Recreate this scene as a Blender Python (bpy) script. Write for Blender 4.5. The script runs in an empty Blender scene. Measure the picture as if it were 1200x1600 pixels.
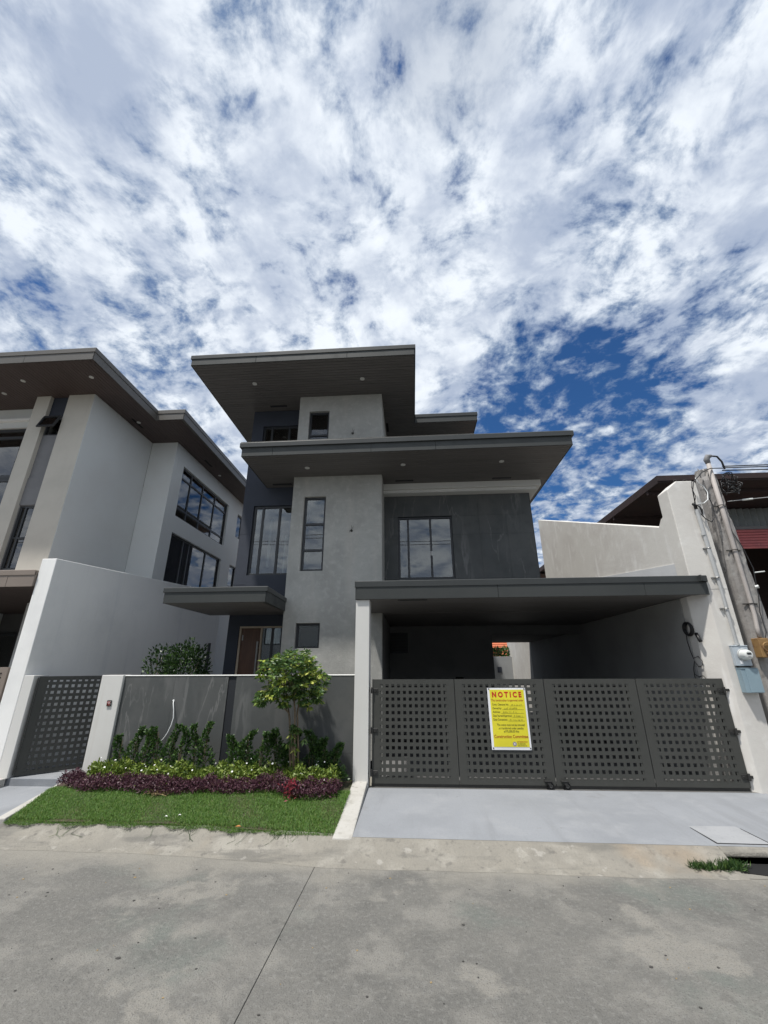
import bpy, bmesh, math, random
import numpy as np
from mathutils import Vector, Matrix
random.seed(7); RNG = np.random.default_rng(11)
SC = bpy.context.scene; COL = SC.collection
R = math.radians

# ------------------------------------------------------------------ camera
cam_d = bpy.data.cameras.new('camera'); cam = bpy.data.objects.new('camera', cam_d); COL.objects.link(cam)
cam_d.sensor_fit = 'VERTICAL'; cam_d.sensor_height = 36.0; cam_d.sensor_width = 27.0
cam_d.lens = 647.27 / 1600 * 36.0
cam_d.clip_start = 0.05; cam_d.clip_end = 2000
YAW, PIT, ROL = R(3.6935), R(20.554), R(-0.243)
fwd = Vector((-math.sin(YAW)*math.cos(PIT), math.cos(YAW)*math.cos(PIT), math.sin(PIT)))
rgt = Vector((math.cos(YAW), math.sin(YAW), 0)); up = rgt.cross(fwd)
r2 = rgt*math.cos(ROL) + up*math.sin(ROL); u2 = -rgt*math.sin(ROL) + up*math.cos(ROL)
cam.matrix_world = Matrix(((r2.x, u2.x, -fwd.x, 0), (r2.y, u2.y, -fwd.y, 0), (r2.z, u2.z, -fwd.z, 2.0), (0, 0, 0, 1)))
SC.camera = cam

# ------------------------------------------------------------------ exposure, sun, sky
SC.view_settings.view_transform = 'Standard'; SC.view_settings.look = 'None'
SC.view_settings.gamma = 1.0; SC.view_settings.use_curve_mapping = False
SC.view_settings.exposure = 0.38
SUN_EL, SUN_AZ = R(68), R(224)          # high, behind the camera's left shoulder
sd = bpy.data.lights.new('sun', 'SUN'); sd.energy = 3.8; sd.angle = R(2.0); sd.color = (1.0, 0.96, 0.90)
sun = bpy.data.objects.new('sun', sd); COL.objects.link(sun)
sv = Vector((math.sin(SUN_AZ)*math.cos(SUN_EL), math.cos(SUN_AZ)*math.cos(SUN_EL), math.sin(SUN_EL)))
sun.rotation_euler = sv.to_track_quat('Z', 'Y').to_euler(); sun.location = sv*60

def build_world():
    w = bpy.data.worlds.new('World'); SC.world = w; w.use_nodes = True
    nt = w.node_tree; N, L = nt.nodes, nt.links; N.clear()
    def nd(t, **k):
        n = N.new(t)
        for a, b in k.items(): setattr(n, a, b)
        return n
    def mth(op, a, b=None, c=None):
        n = nd('ShaderNodeMath', operation=op)
        for i, v in enumerate((a, b, c)):
            if v is None: continue
            if isinstance(v, (int, float)): n.inputs[i].default_value = v
            else: L.new(v, n.inputs[i])
        return n.outputs[0]
    def noise(vec, sc, det, ro, dist=0.0, lac=2.0):
        n = nd('ShaderNodeTexNoise'); n.inputs['Scale'].default_value = sc; n.inputs['Detail'].default_value = det
        n.inputs['Roughness'].default_value = ro; n.inputs['Distortion'].default_value = dist; n.inputs['Lacunarity'].default_value = lac
        L.new(vec, n.inputs['Vector']); return n
    def mapr(v, a, b, c=0.0, d=1.0, smooth=True):
        n = nd('ShaderNodeMapRange'); n.interpolation_type = 'SMOOTHSTEP' if smooth else 'LINEAR'
        L.new(v, n.inputs[0])
        for i, x in enumerate((a, b, c, d)): n.inputs[i+1].default_value = x
        return n.outputs[0]
    def mixc(f, a, b):
        n = nd('ShaderNodeMix', data_type='RGBA')
        if isinstance(f, float): n.inputs[0].default_value = f
        else: L.new(f, n.inputs[0])
        for i, v in ((6, a), (7, b)):
            if isinstance(v, tuple): n.inputs[i].default_value = (*v, 1)
            else: L.new(v, n.inputs[i])
        return n.outputs[2]
    tc = nd('ShaderNodeTexCoord'); sep = nd('ShaderNodeSeparateXYZ'); L.new(tc.outputs['Generated'], sep.inputs[0])
    X, Y, Z = sep.outputs
    zc = mth('ADD', mth('MAXIMUM', Z, 0.0), 0.20)
    cmb = nd('ShaderNodeCombineXYZ'); L.new(mth('DIVIDE', X, zc), cmb.inputs[0]); L.new(mth('DIVIDE', Y, zc), cmb.inputs[1])
    p = cmb.outputs[0]
    wn = noise(p, 2.2, 3, 0.5)
    sub = nd('ShaderNodeVectorMath', operation='SUBTRACT'); L.new(wn.outputs['Color'], sub.inputs[0]); sub.inputs[1].default_value = (.5, .5, .5)
    scl = nd('ShaderNodeVectorMath', operation='SCALE'); L.new(sub.outputs[0], scl.inputs[0]); scl.inputs['Scale'].default_value = 0.16
    add = nd('ShaderNodeVectorMath', operation='ADD'); L.new(p, add.inputs[0]); L.new(scl.outputs[0], add.inputs[1])
    q = add.outputs[0]
    n_big = noise(q, 1.7, 3, 0.5).outputs[0]
    n_mid = noise(q, 6.4, 5, 0.56, 0.0).outputs[0]
    n_cell = noise(q, 16.0, 9, 0.62, 0.0).outputs[0]
    # patches of clearer and of denser sky, as directions; those out of view added to grey window reflections
    def spot(d, inner, outer):
        v = Vector(d).normalized()
        dp = nd('ShaderNodeVectorMath', operation='DOT_PRODUCT'); L.new(tc.outputs['Generated'], dp.inputs[0]); dp.inputs[1].default_value = v
        return mapr(dp.outputs['Value'], math.cos(R(outer)), math.cos(R(inner)))
    dens = mth('ADD', mth('MULTIPLY', n_big, 0.42), mth('MULTIPLY', n_mid, 0.55))
    dens = mth('ADD', dens, mth('MULTIPLY', n_cell, 0.85))
    for d, i, o, k in CLOUD_SPOTS:
        dens = mth('ADD', dens, mth('MULTIPLY', spot(d, i, o), k))
    cover = mapr(dens, 0.675, 0.895)
    thick = mapr(dens, 0.79, 1.05)
    shade = mapr(noise(q, 5.5, 6, 0.58, 0.0).outputs[0], 0.38, 0.66)
    sky = nd('ShaderNodeTexSky', sky_type='NISHITA'); sky.sun_disc = False
    sky.sun_elevation = SUN_EL; sky.sun_rotation = SUN_AZ; sky.air_density = 1.0; sky.dust_density = 0.4; sky.ozone_density = 2.0
    blue = nd('ShaderNodeMix', data_type='RGBA', blend_type='MULTIPLY'); blue.inputs[0].default_value = 1.0
    L.new(sky.outputs[0], blue.inputs[6]); blue.inputs[7].default_value = (*SKY_TINT, 1)
    ccol = mixc(thick, (2.1, 2.8, 4.0), (7.0, 7.45, 8.0))
    ccol = mixc(mth('MULTIPLY', shade, 0.85), ccol, (2.9, 3.5, 4.7))
    for d, i, o, k in DARK_SPOTS:
        ccol = mixc(mth('MULTIPLY', spot(d, i, o), k), ccol, (2.2, 2.7, 3.6))
    for d, i, o, k in BRIGHT_SPOTS:
        ccol = mixc(mth('MULTIPLY', spot(d, i, o), k), ccol, (8.1, 8.5, 8.9))
    col = mixc(cover, blue.outputs[2], ccol)
    hz = mapr(Z, -0.02, 0.16, 1.0, 0.0)
    col = mixc(mth('MULTIPLY', hz, 0.7), col, (5.6, 6.0, 6.6))
    bg = nd('ShaderNodeBackground'); bg.inputs['Strength'].default_value = 0.10; L.new(col, bg.inputs['Color'])
    out = nd('ShaderNodeOutputWorld'); L.new(bg.outputs[0], out.inputs['Surface'])
CLOUD_SPOTS = [((0.36, 0.80, 0.50), 1, 17, -0.17), ((-0.75, 0.75, 0.78), 4, 24, -0.03), ((-0.15, 0.70, 0.85), 6, 36, 0.05), ((-0.45, 0.9, 0.62), 4, 22, 0.06), ((0, -.7, .6), 20, 85, 0.13), ((.9, .25, .55), 5, 45, 0.08)]
DARK_SPOTS = [((0.09, 0.38, 1.0), 2, 9, 0.45)]
BRIGHT_SPOTS = [((-0.06, 0.62, 0.86), 2, 22, 0.22)]
SKY_TINT = (0.24, 0.47, 0.72)
build_world()

# ------------------------------------------------------------------ materials
MAT = {}
def material(name, base, rough=0.7, metal=0.0, spec=0.5, layers=(), bump=(), vein=None, emit=None, island=None, rough_var=0.0):
    """procedural principled material; layers = (scale, detail, lo, hi, colour, strength[, stretch]), bump = (scale, detail, strength, dist[, stretch])"""
    if name in MAT: return MAT[name]
    m = bpy.data.materials.new(name); m.use_nodes = True; MAT[name] = m
    nt = m.node_tree; N, L = nt.nodes, nt.links; bs = N['Principled BSDF']
    bs.inputs['Roughness'].default_value = rough; bs.inputs['Metallic'].default_value = metal
    bs.inputs['Specular IOR Level'].default_value = spec; bs.inputs['Base Color'].default_value = (*base, 1)
    m.diffuse_color = (*base, 1)
    geo = None
    def coords(stretch=None):
        nonlocal geo
        if geo is None: geo = N.new('ShaderNodeNewGeometry')
        if not stretch: return geo.outputs['Position']
        mp = N.new('ShaderNodeMapping'); mp.inputs['Scale'].default_value = stretch; L.new(geo.outputs['Position'], mp.inputs['Vector']); return mp.outputs[0]
    def noise(sc, det, stretch=None, ro=0.6, dist=0.0):
        n = N.new('ShaderNodeTexNoise'); n.inputs['Scale'].default_value = sc; n.inputs['Detail'].default_value = det
        n.inputs['Roughness'].default_value = ro; n.inputs['Distortion'].default_value = dist
        L.new(coords(stretch), n.inputs['Vector']); return n.outputs[0]
    def ramp(v, a, b, c=0., d=1.):
        n = N.new('ShaderNodeMapRange'); n.interpolation_type = 'SMOOTHSTEP'; L.new(v, n.inputs[0])
        for i, x in enumerate((a, b, c, d)): n.inputs[i+1].default_value = x
        return n.outputs[0]
    cur = None
    def mix(fac, colr):
        nonlocal cur
        x = N.new('ShaderNodeMix'); x.data_type = 'RGBA'; L.new(fac, x.inputs[0])
        if cur is None: x.inputs[6].default_value = (*base, 1)
        else: L.new(cur, x.inputs[6])
        x.inputs[7].default_value = (*colr, 1); cur = x.outputs[2]
    if island:
        if geo is None: coords()
        cr = N.new('ShaderNodeValToRGB'); e = cr.color_ramp.elements
        for i, (pos, c) in enumerate(island):
            el = e[i] if i < 2 else e.new(pos)
            el.position = pos; el.color = (*c, 1)
        L.new(geo.outputs['Random Per Island'], cr.inputs[0]); cur = cr.outputs[0]
    for l in layers:
        sc, det, lo, hi, c, st = l[:6]; mix(ramp(noise(sc, det, l[6] if len(l) > 6 else None), lo, hi, 0, st), c)
    if vein:
        for (sc, stretch, wid, c, st, dist) in vein:
            n = noise(sc, 5, stretch, 0.55, dist)
            a = N.new('ShaderNodeMath'); a.operation = 'SUBTRACT'; L.new(n, a.inputs[0]); a.inputs[1].default_value = 0.5
            b = N.new('ShaderNodeMath'); b.operation = 'ABSOLUTE'; L.new(a.outputs[0], b.inputs[0])
            k = ramp(b.outputs[0], 0, wid, st, 0)
            g = ramp(noise(sc*0.8, 2, stretch), 0.48, 0.66)
            mm = N.new('ShaderNodeMath'); mm.operation = 'MULTIPLY'; L.new(k, mm.inputs[0]); L.new(g, mm.inputs[1])
            mix(mm.outputs[0], c)
    if cur is not None: L.new(cur, bs.inputs['Base Color'])
    if rough_var:
        L.new(ramp(noise(2.5, 4), 0.3, 0.7, rough-rough_var, rough+rough_var), bs.inputs['Roughness'])
    prev = None
    for b in bump:
        sc, det, st, di = b[:4]
        bn = N.new('ShaderNodeBump'); bn.inputs['Strength'].default_value = st; bn.inputs['Distance'].default_value = di
        L.new(noise(sc, det, b[4] if len(b) > 4 else None), bn.inputs['Height'])
        if prev is not None: L.new(prev, bn.inputs['Normal'])
        prev = bn.outputs[0]
    if prev is not None: L.new(prev, bs.inputs['Normal'])
    if emit:
        bs.inputs['Emission Color'].default_value = (*emit[0], 1); bs.inputs['Emission Strength'].default_value = emit[1]
    return m

def leaf_material(name, ramp_, rough=0.45, trans=0.25):
    m = material(name, ramp_[0][1], rough=rough, island=ramp_)
    nt = m.node_tree; N, L = nt.nodes, nt.links; bs = N['Principled BSDF']
    tr = N.new('ShaderNodeBsdfTranslucent'); mx = N.new('ShaderNodeMixShader'); mx.inputs[0].default_value = trans
    src = bs.inputs['Base Color'].links[0].from_socket; L.new(src, tr.inputs['Color'])
    L.new(bs.outputs[0], mx.inputs[1]); L.new(tr.outputs[0], mx.inputs[2]); L.new(mx.outputs[0], N['Material Output'].inputs['Surface'])
    return m

def glass_material(name, tint, ior, gl=(1, 1, 1)):
    m = bpy.data.materials.new(name); m.use_nodes = True; MAT[name] = m
    nt = m.node_tree; N, L = nt.nodes, nt.links; N.remove(N['Principled BSDF'])
    fr = N.new('ShaderNodeFresnel'); fr.inputs['IOR'].default_value = ior
    geo = N.new('ShaderNodeNewGeometry'); nz = N.new('ShaderNodeTexNoise'); nz.inputs['Scale'].default_value = 0.9; nz.inputs['Detail'].default_value = 1
    L.new(geo.outputs['Position'], nz.inputs['Vector'])
    bp = N.new('ShaderNodeBump'); bp.inputs['Strength'].default_value = 0.05; bp.inputs['Distance'].default_value = 0.02; L.new(nz.outputs[0], bp.inputs['Height'])
    t = N.new('ShaderNodeBsdfTransparent'); t.inputs['Color'].default_value = (*tint, 1)
    g = N.new('ShaderNodeBsdfGlossy'); g.inputs['Roughness'].default_value = 0.015; g.inputs['Color'].default_value = (*gl, 1); L.new(bp.outputs[0], g.inputs['Normal'])
    mx = N.new('ShaderNodeMixShader'); L.new(fr.outputs[0], mx.inputs[0]); L.new(t.outputs[0], mx.inputs[1]); L.new(g.outputs[0], mx.inputs[2])
    L.new(mx.outputs[0], N['Material Output'].inputs['Surface']); return m

M_tower = material('grey_textured_plaster', (0.412, 0.412, 0.386), 0.9, layers=((1.3, 7, .36, .66, (0.335, 0.335, 0.314), .9), (6, 7, .46, .70, (0.489, 0.484, 0.458), .6), (22, 5, .5, .72, (0.309, 0.309, 0.294), .45), (0.8, 4, .5, .75, (0.464, 0.443, 0.402), .5, (3, 3, .35))), bump=((38, 6, .5, .012), (9, 4, .25, .01)))
M_navy = material('navy_painted_plaster', (0.034, 0.041, 0.058), 0.75, layers=((1.6, 4, .4, .7, (0.028, 0.034, 0.049), .7),), bump=((60, 5, .25, .006),))
M_navy_dark = material('deep_navy_plaster', (0.014, 0.017, 0.022), 0.8, layers=((2, 4, .4, .7, (0.011, 0.013, 0.018), .7),), bump=((60, 5, .2, .006),))
M_stone = material('dark_grey_stone_panel', (0.078, 0.083, 0.083), 0.6, spec=.35, layers=((1.1, 5, .38, .7, (0.098, 0.101, 0.099), .8), (5, 6, .5, .8, (0.065, 0.069, 0.071), .6), (0.9, 4, .55, .75, (0.123, 0.124, 0.121), .45, (2.2, 2.2, .5))),
    vein=((0.8, (1.6, 1.6, .30), .030, (0.221, 0.221, 0.217), .50, .35), (1.7, (1.3, 1.3, .30), .014, (0.204, 0.204, 0.200), .55, .25), (0.5, (1.5, 1.2, .5), .06, (0.153, 0.153, 0.151), .5, .3)), bump=((30, 5, .12, .005),), rough_var=.12)
M_white = material('white_painted_render', (0.86, 0.86, 0.84), 0.82, layers=((0.9, 5, .45, .8, (0.726, 0.732, 0.726), .7), (1.7, 6, .52, .74, (0.70, 0.71, 0.715), .4, (2.6, 2.6, .22)), (3.5, 5, .55, .8, (0.770, 0.759, 0.726), .5, (3, 3, .3))), bump=((34, 5, .22, .008), (4, 3, .2, .012)))
M_offwhite = material('off_white_post_paint', (0.63, 0.625, 0.60), 0.8, layers=((1.2, 5, .45, .8, (0.57, 0.565, 0.54), .7), (2.0, 5, .58, .8, (0.52, 0.50, 0.46), .5, (3, 3, .25))), bump=((40, 5, .18, .006),))
M_bwall = material('pale_rough_cement_render', (0.645, 0.626, 0.586), 0.92, layers=((0.9, 6, .4, .7, (0.553, 0.526, 0.494), .8), (3.2, 7, .5, .75, (0.750, 0.738, 0.704), .8), (1.6, 5, .55, .75, (0.816, 0.803, 0.776), .6, (2.5, 2.5, .35))), bump=((9, 6, .22, .016), (50, 4, .22, .006)))
M_bwall_lo = material('smooth_grey_paint_band', (0.60, 0.61, 0.62), 0.85, layers=((1.5, 5, .4, .75, (0.54, 0.55, 0.56), .8),), bump=((40, 5, .2, .006),))
M_interior = material('interior_dark_grey_paint', (0.12, 0.12, 0.12), 0.9, layers=((2, 4, .4, .7, (0.10, 0.10, 0.10), .8),), bump=((40, 4, .15, .006),))
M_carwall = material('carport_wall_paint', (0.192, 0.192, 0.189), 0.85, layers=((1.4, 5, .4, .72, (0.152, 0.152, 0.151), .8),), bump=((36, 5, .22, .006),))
M_fascia = material('charcoal_metal_fascia', (0.049, 0.053, 0.052), 0.55, spec=.3, layers=((0.8, 4, .4, .7, (0.042, 0.046, 0.045), .8), (14, 5, .6, .8, (0.059, 0.062, 0.061), .35)), bump=((1.2, 3, .12, .02),), rough_var=.1)
M_cap = material('charcoal_metal_cap', (0.045, 0.049, 0.049), 0.42, spec=.35, layers=((1.5, 4, .4, .7, (0.039, 0.042, 0.042), .7),), bump=((1.0, 3, .1, .02),))
M_soffit = material('brown_grey_soffit_board', (0.121, 0.112, 0.108), 0.55, layers=((3, 6, .35, .7, (0.095, 0.090, 0.085), .9, (.25, 3, 1)), (9, 5, .5, .8, (0.148, 0.137, 0.133), .5, (.2, 4, 1))), bump=((20, 4, .12, .004, (.2, 4, 1)),))
M_soffit_y = material('brown_soffit_board', (0.081, 0.058, 0.053), 0.6, layers=((3, 6, .35, .7, (0.063, 0.045, 0.041), .9, (3, .25, 1)), (9, 5, .5, .8, (0.100, 0.072, 0.064), .5, (4, .2, 1))), bump=((20, 4, .12, .004, (4, .2, 1)),))
M_groove = material('dark_gap', (0.02, 0.02, 0.02), 0.9)
M_joint = material('dusty_joint_sand', (0.075, 0.072, 0.065), 0.95)
M_frame = material('black_aluminium_frame', (0.030, 0.033, 0.037), 0.4, layers=((6, 4, .4, .7, (0.024, 0.027, 0.03), .7),))
M_glass = glass_material('tinted_window_glass', (0.72, 0.76, 0.76), 1.95)
M_glass_n = glass_material('neighbour_window_glass', (0.74, 0.77, 0.77), 2.1)
M_gate = material('warm_grey_gate_paint', (0.060, 0.061, 0.056), 0.55, spec=.3, layers=((1.2, 4, .4, .7, (0.052, 0.054, 0.049), .8), (5, 5, .58, .8, (0.079, 0.078, 0.072), .4, (1, 1, .3))), bump=((50, 3, .08, .003), (2.5, 2, .08, .02)), rough_var=.1)
M_gate_dk = material('dark_gate_steel', (0.022, 0.022, 0.021), 0.5, layers=((8, 4, .4, .7, (0.03, 0.029, 0.027), .7),))
M_steel = material('bare_steel', (0.30, 0.30, 0.29), 0.42, 0.7, layers=((12, 5, .5, .75, (0.20, 0.17, 0.14), .6),))
M_flash = material('bright_folded_flashing', (0.52, 0.53, 0.54), 0.28, 0.9, layers=((2, 4, .4, .7, (0.40, 0.41, 0.42), .8),))
M_grey_r = material('mid_grey_render', (0.30, 0.31, 0.315), 0.85, layers=((0.9, 5, .4, .7, (0.25, 0.26, 0.265), .8),), bump=((30, 5, .2, .008),))
M_tan = material('tan_plaster_pier', (0.540, 0.513, 0.454), 0.88, layers=((1.1, 5, .4, .72, (0.475, 0.454, 0.400), .8), (2.2, 5, .56, .8, (0.410, 0.378, 0.335), .35, (3, 3, .3))), bump=((36, 5, .25, .008),))
M_nside = material('neighbour_grey_render', (0.665, 0.683, 0.671), 0.85, layers=((0.7, 5, .4, .75, (0.622, 0.628, 0.610), .8),), bump=((34, 5, .2, .008),))
M_ngrey = material('mid_grey_panel', (0.19, 0.19, 0.195), 0.7, layers=((2, 4, .4, .7, (0.165, 0.165, 0.17), .8),), bump=((40, 4, .15, .005),))
M_nfascia = material('brown_grey_fascia', (0.105, 0.098, 0.088), 0.5, layers=((1.2, 4, .4, .7, (0.092, 0.086, 0.077), .8),), bump=((1.2, 3, .1, .02),))
M_nfascia2 = material('tan_brown_fascia', (0.23, 0.19, 0.16), 0.55, layers=((1.2, 4, .4, .7, (0.20, 0.165, 0.14), .8),))
M_light = material('downlight_lens', (0.75, 0.75, 0.72), 0.3)
M_ring = material('downlight_trim', (0.55, 0.55, 0.53), 0.4)
M_timber = material('light_timber_frame', (0.52, 0.43, 0.33), 0.6, layers=((4, 5, .4, .7, (0.44, 0.35, 0.26), .8, (6, 6, .6)),))
M_door = material('brown_wood_door', (0.115, 0.055, 0.032), 0.5, layers=((3, 6, .35, .7, (0.075, 0.036, 0.022), .9, (8, 8, .5)), (7, 6, .5, .8, (0.16, 0.085, 0.05), .6, (9, 9, .4))), bump=((12, 5, .15, .004, (8, 8, .5)),))
M_road = material('worn_concrete_road', (0.162, 0.158, 0.145), 0.9,
    layers=((0.45, 8, .36, .64, (0.118, 0.116, 0.108), .9), (1.7, 10, .46, .64, (0.228, 0.220, 0.199), .8), (4.2, 10, .50, .64, (0.128, 0.126, 0.118), .55), (0.62, 9, .53, .66, (0.139, 0.156, 0.140), .75), (0.75, 11, .565, .612, (0.246, 0.235, 0.209), .8), (2.6, 11, .57, .64, (0.111, 0.109, 0.101), .45), (6, 9, .60, .68, (0.094, 0.092, 0.086), .4), (26, 6, .48, .70, (0.214, 0.211, 0.197), .7), (90, 5, .52, .68, (0.075, 0.074, 0.070), .8), (160, 3, .58, .70, (0.282, 0.273, 0.254), .6), (9, 4, .73, .76, (0.056, 0.056, 0.053), .5)),
    bump=((90, 5, 1.0, .010), (16, 9, .9, .018), (2.2, 7, .5, .03)))
def gutter_dust(m):
    """pale silt gathered along the foot of the curb"""
    nt = m.node_tree; N, L = nt.nodes, nt.links; bs = N['Principled BSDF']; src = bs.inputs['Base Color'].links[0].from_socket
    g = N.new('ShaderNodeNewGeometry'); sp = N.new('ShaderNodeSeparateXYZ'); L.new(g.outputs['Position'], sp.inputs[0])
    nz = N.new('ShaderNodeTexNoise'); nz.inputs['Scale'].default_value = 1.6; nz.inputs['Detail'].default_value = 8; L.new(g.outputs['Position'], nz.inputs['Vector'])
    md = N.new('ShaderNodeMath'); md.operation = 'MULTIPLY_ADD'; L.new(nz.outputs[0], md.inputs[0]); md.inputs[1].default_value = 1.3; L.new(sp.outputs[1], md.inputs[2])
    mr = N.new('ShaderNodeMapRange'); mr.interpolation_type = 'SMOOTHSTEP'; L.new(md.outputs[0], mr.inputs[0])
    for i, v in enumerate((5.65, 6.25, 0, .85)): mr.inputs[i+1].default_value = v
    mx = N.new('ShaderNodeMix'); mx.data_type = 'RGBA'; L.new(mr.outputs[0], mx.inputs[0]); L.new(src, mx.inputs[6]); mx.inputs[7].default_value = (.255, .242, .212, 1); L.new(mx.outputs[2], bs.inputs['Base Color'])
gutter_dust(M_road)
M_cover = material('pale_cover_concrete', (0.310, 0.318, 0.331), 0.88, layers=((4, 6, .4, .7, (0.267, 0.275, 0.288), .8), (40, 4, .55, .72, (0.232, 0.241, 0.249), .6)), bump=((40, 5, .5, .006),))
M_curb = material('cream_stained_concrete', (0.245, 0.230, 0.198), 0.92,
    layers=((0.9, 6, .38, .66, (0.201, 0.191, 0.168), .9), (3.0, 8, .48, .66, (0.299, 0.284, 0.250), .8), (1.5, 7, .52, .66, (0.139, 0.134, 0.121), .8, (.45, 2.2, 1)), (8, 7, .56, .70, (0.120, 0.114, 0.103), .7), (0.55, 4, .58, .72, (0.268, 0.210, 0.147), .6), (45, 4, .55, .72, (0.151, 0.145, 0.132), .6), (5.5, 6, .62, .70, (0.357, 0.343, 0.312), .6, (1, 1, 1))),
    bump=((45, 6, .7, .012), (7, 7, .7, .035), (1.6, 4, .4, .04)))
M_drive = material('bluish_smooth_concrete', (0.254, 0.267, 0.287), 0.86, layers=((0.6, 7, .38, .68, (0.211, 0.223, 0.241), .9), (2.3, 8, .48, .70, (0.286, 0.296, 0.312), .6), (0.9, 7, .50, .68, (0.189, 0.198, 0.211), .65, (2.8, .30, 1)), (1.4, 8, .60, .72, (0.165, 0.163, 0.160), .5), (70, 5, .50, .72, (0.199, 0.210, 0.223), .7), (150, 3, .58, .72, (0.339, 0.349, 0.364), .5), (5, 6, .68, .74, (0.145, 0.144, 0.139), .5)), bump=((70, 5, .6, .006), (5, 5, .3, .012), (1.2, 3, .3, .03), (22, 4, .25, .004, (1, .06, 1))))
M_kerbw = material('white_painted_kerb', (0.437, 0.427, 0.399), 0.88, layers=((3, 6, .45, .72, (0.366, 0.353, 0.323), .8), (9, 6, .55, .72, (0.247, 0.233, 0.204), .6), (30, 4, .6, .72, (0.285, 0.275, 0.252), .5)), bump=((30, 6, .4, .01),))
M_soil = material('garden_soil', (0.060, 0.045, 0.030), 0.95, layers=((8, 6, .4, .7, (0.09, 0.07, 0.045), .8), (2, 4, .4, .7, (0.035, 0.06, 0.018), .8)), bump=((20, 6, .8, .04),))
M_ground = material('dusty_ground', (0.22, 0.21, 0.18), 0.95, layers=((0.3, 5, .4, .7, (0.17, 0.17, 0.14), .8),), bump=((5, 5, .4, .03),))
M_wall_shade = material('carport_side_wall_shade', (0.338, 0.338, 0.329), 0.9, layers=((0.8, 5, .4, .72, (0.270, 0.270, 0.263), .8),), bump=((36, 5, .2, .006),))
M_floor = material('grey_cement_floor', (0.14, 0.14, 0.14), 0.7, layers=((1, 5, .4, .7, (0.115, 0.115, 0.115), .8),))
M_pole = material('weathered_pole_concrete', (0.299, 0.286, 0.273), 0.93, layers=((1.4, 6, .4, .7, (0.231, 0.218, 0.209), .85, (2, 2, .5)), (6, 7, .52, .72, (0.378, 0.381, 0.365), .7), (7, 7, .60, .66, (0.116, 0.112, 0.110), .7), (1.2, 3, .5, .75, (0.347, 0.336, 0.325), .6)), bump=((9, 6, .45, .02), (40, 5, .3, .008)))
M_pvc = material('grey_painted_conduit', (0.42, 0.43, 0.43), 0.5, layers=((5, 5, .45, .75, (0.34, 0.34, 0.335), .8),))
M_pvc2 = material('weathered_conduit', (0.38, 0.35, 0.33), 0.65, layers=((4, 5, .45, .75, (0.29, 0.265, 0.25), .8),))
M_cable = material('black_cable', (0.012, 0.012, 0.013), 0.5)
M_wcable = material('white_cable', (0.70, 0.72, 0.72), 0.45)
M_meterbase = material('pale_grey_meter_enamel', (0.43, 0.48, 0.52), 0.45, layers=((4, 4, .4, .7, (0.38, 0.43, 0.47), .7),))
M_meterbox = material('blue_grey_box_enamel', (0.25, 0.34, 0.39), 0.45, layers=((3, 4, .4, .7, (0.22, 0.305, 0.355), .7),))
M_meterdome = material('meter_white_face', (0.66, 0.68, 0.66), 0.25)
M_rust = material('rusty_yellow_box', (0.281, 0.168, 0.063), 0.75, layers=((9, 6, .45, .7, (0.136, 0.060, 0.027), .8),), bump=((30, 5, .4, .006),))
M_dkroof = material('dark_maroon_soffit', (0.022, 0.012, 0.012), 0.8, layers=((2, 4, .4, .7, (0.035, 0.016, 0.015), .8),))
M_galv = material('galvanised_sheet', (0.26, 0.28, 0.28), 0.5, 0.3, layers=((2, 5, .4, .7, (0.20, 0.215, 0.215), .8),))
M_redsheet = material('faded_red_sheet', (0.475, 0.130, 0.130), 0.6, layers=((1.5, 5, .4, .7, (0.356, 0.100, 0.106), .8), (6, 5, .6, .75, (0.641, 0.237, 0.225), .5)))
M_black = material('black_parts_and_pit_shade', (0.006, 0.006, 0.006), 0.9)
M_terracotta = material('orange_roof_tile', (0.46, 0.13, 0.055), 0.75, layers=((4, 5, .4, .7, (0.36, 0.10, 0.045), .8),))
M_yellow = material('yellow_tarpaulin', (0.74, 0.66, 0.035), 0.45, layers=((3, 4, .4, .7, (0.68, 0.61, 0.03), .7),), bump=((6, 3, .15, .01),))
M_tarpw = material('white_tarpaulin_border', (0.80, 0.81, 0.84), 0.45, bump=((6, 3, .15, .01),))
M_red = material('red_print', (0.50, 0.012, 0.012), 0.5)
M_dkred = material('dark_red_print', (0.36, 0.03, 0.012), 0.5)
M_ink = material('dark_print', (0.055, 0.050, 0.015), 0.5)
M_emb = material('purple_grey_print', (0.18, 0.14, 0.20), 0.5)
M_bark = material('pale_brown_bark', (0.20, 0.15, 0.10), 0.85, layers=((18, 6, .4, .7, (0.12, 0.09, 0.06), .9, (1, 1, .3)),), bump=((40, 6, .6, .01, (1, 1, .3)),))
M_flower = material('white_petal', (0.80, 0.80, 0.78), 0.6)
M_dryleaf = material('orange_dry_leaf', (0.42, 0.17, 0.05), 0.7)
M_straw = material('straw', (0.30, 0.22, 0.11), 0.85)
M_darkstone = material('dark_chip', (0.05, 0.048, 0.045), 0.85)
M_tree = leaf_material('umbrella_leaf', [(0.0, (0.05, 0.10, 0.035)), (0.40, (0.075, 0.145, 0.042)), (0.75, (0.115, 0.20, 0.052)), (0.88, (0.21, 0.30, 0.065)), (1.0, (0.16, 0.25, 0.06))], 0.4, 0.35)
M_tree_y = leaf_material('variegated_leaf', [(0.0, (0.40, 0.46, 0.07)), (0.6, (0.26, 0.36, 0.06)), (1.0, (0.58, 0.58, 0.16))], 0.4, 0.25)
M_shrub = leaf_material('shrub_leaf', [(0.0, (0.026, 0.066, 0.018)), (0.5, (0.046, 0.104, 0.026)), (0.85, (0.075, 0.145, 0.034)), (1.0, (0.13, 0.20, 0.05))], 0.4)
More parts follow.
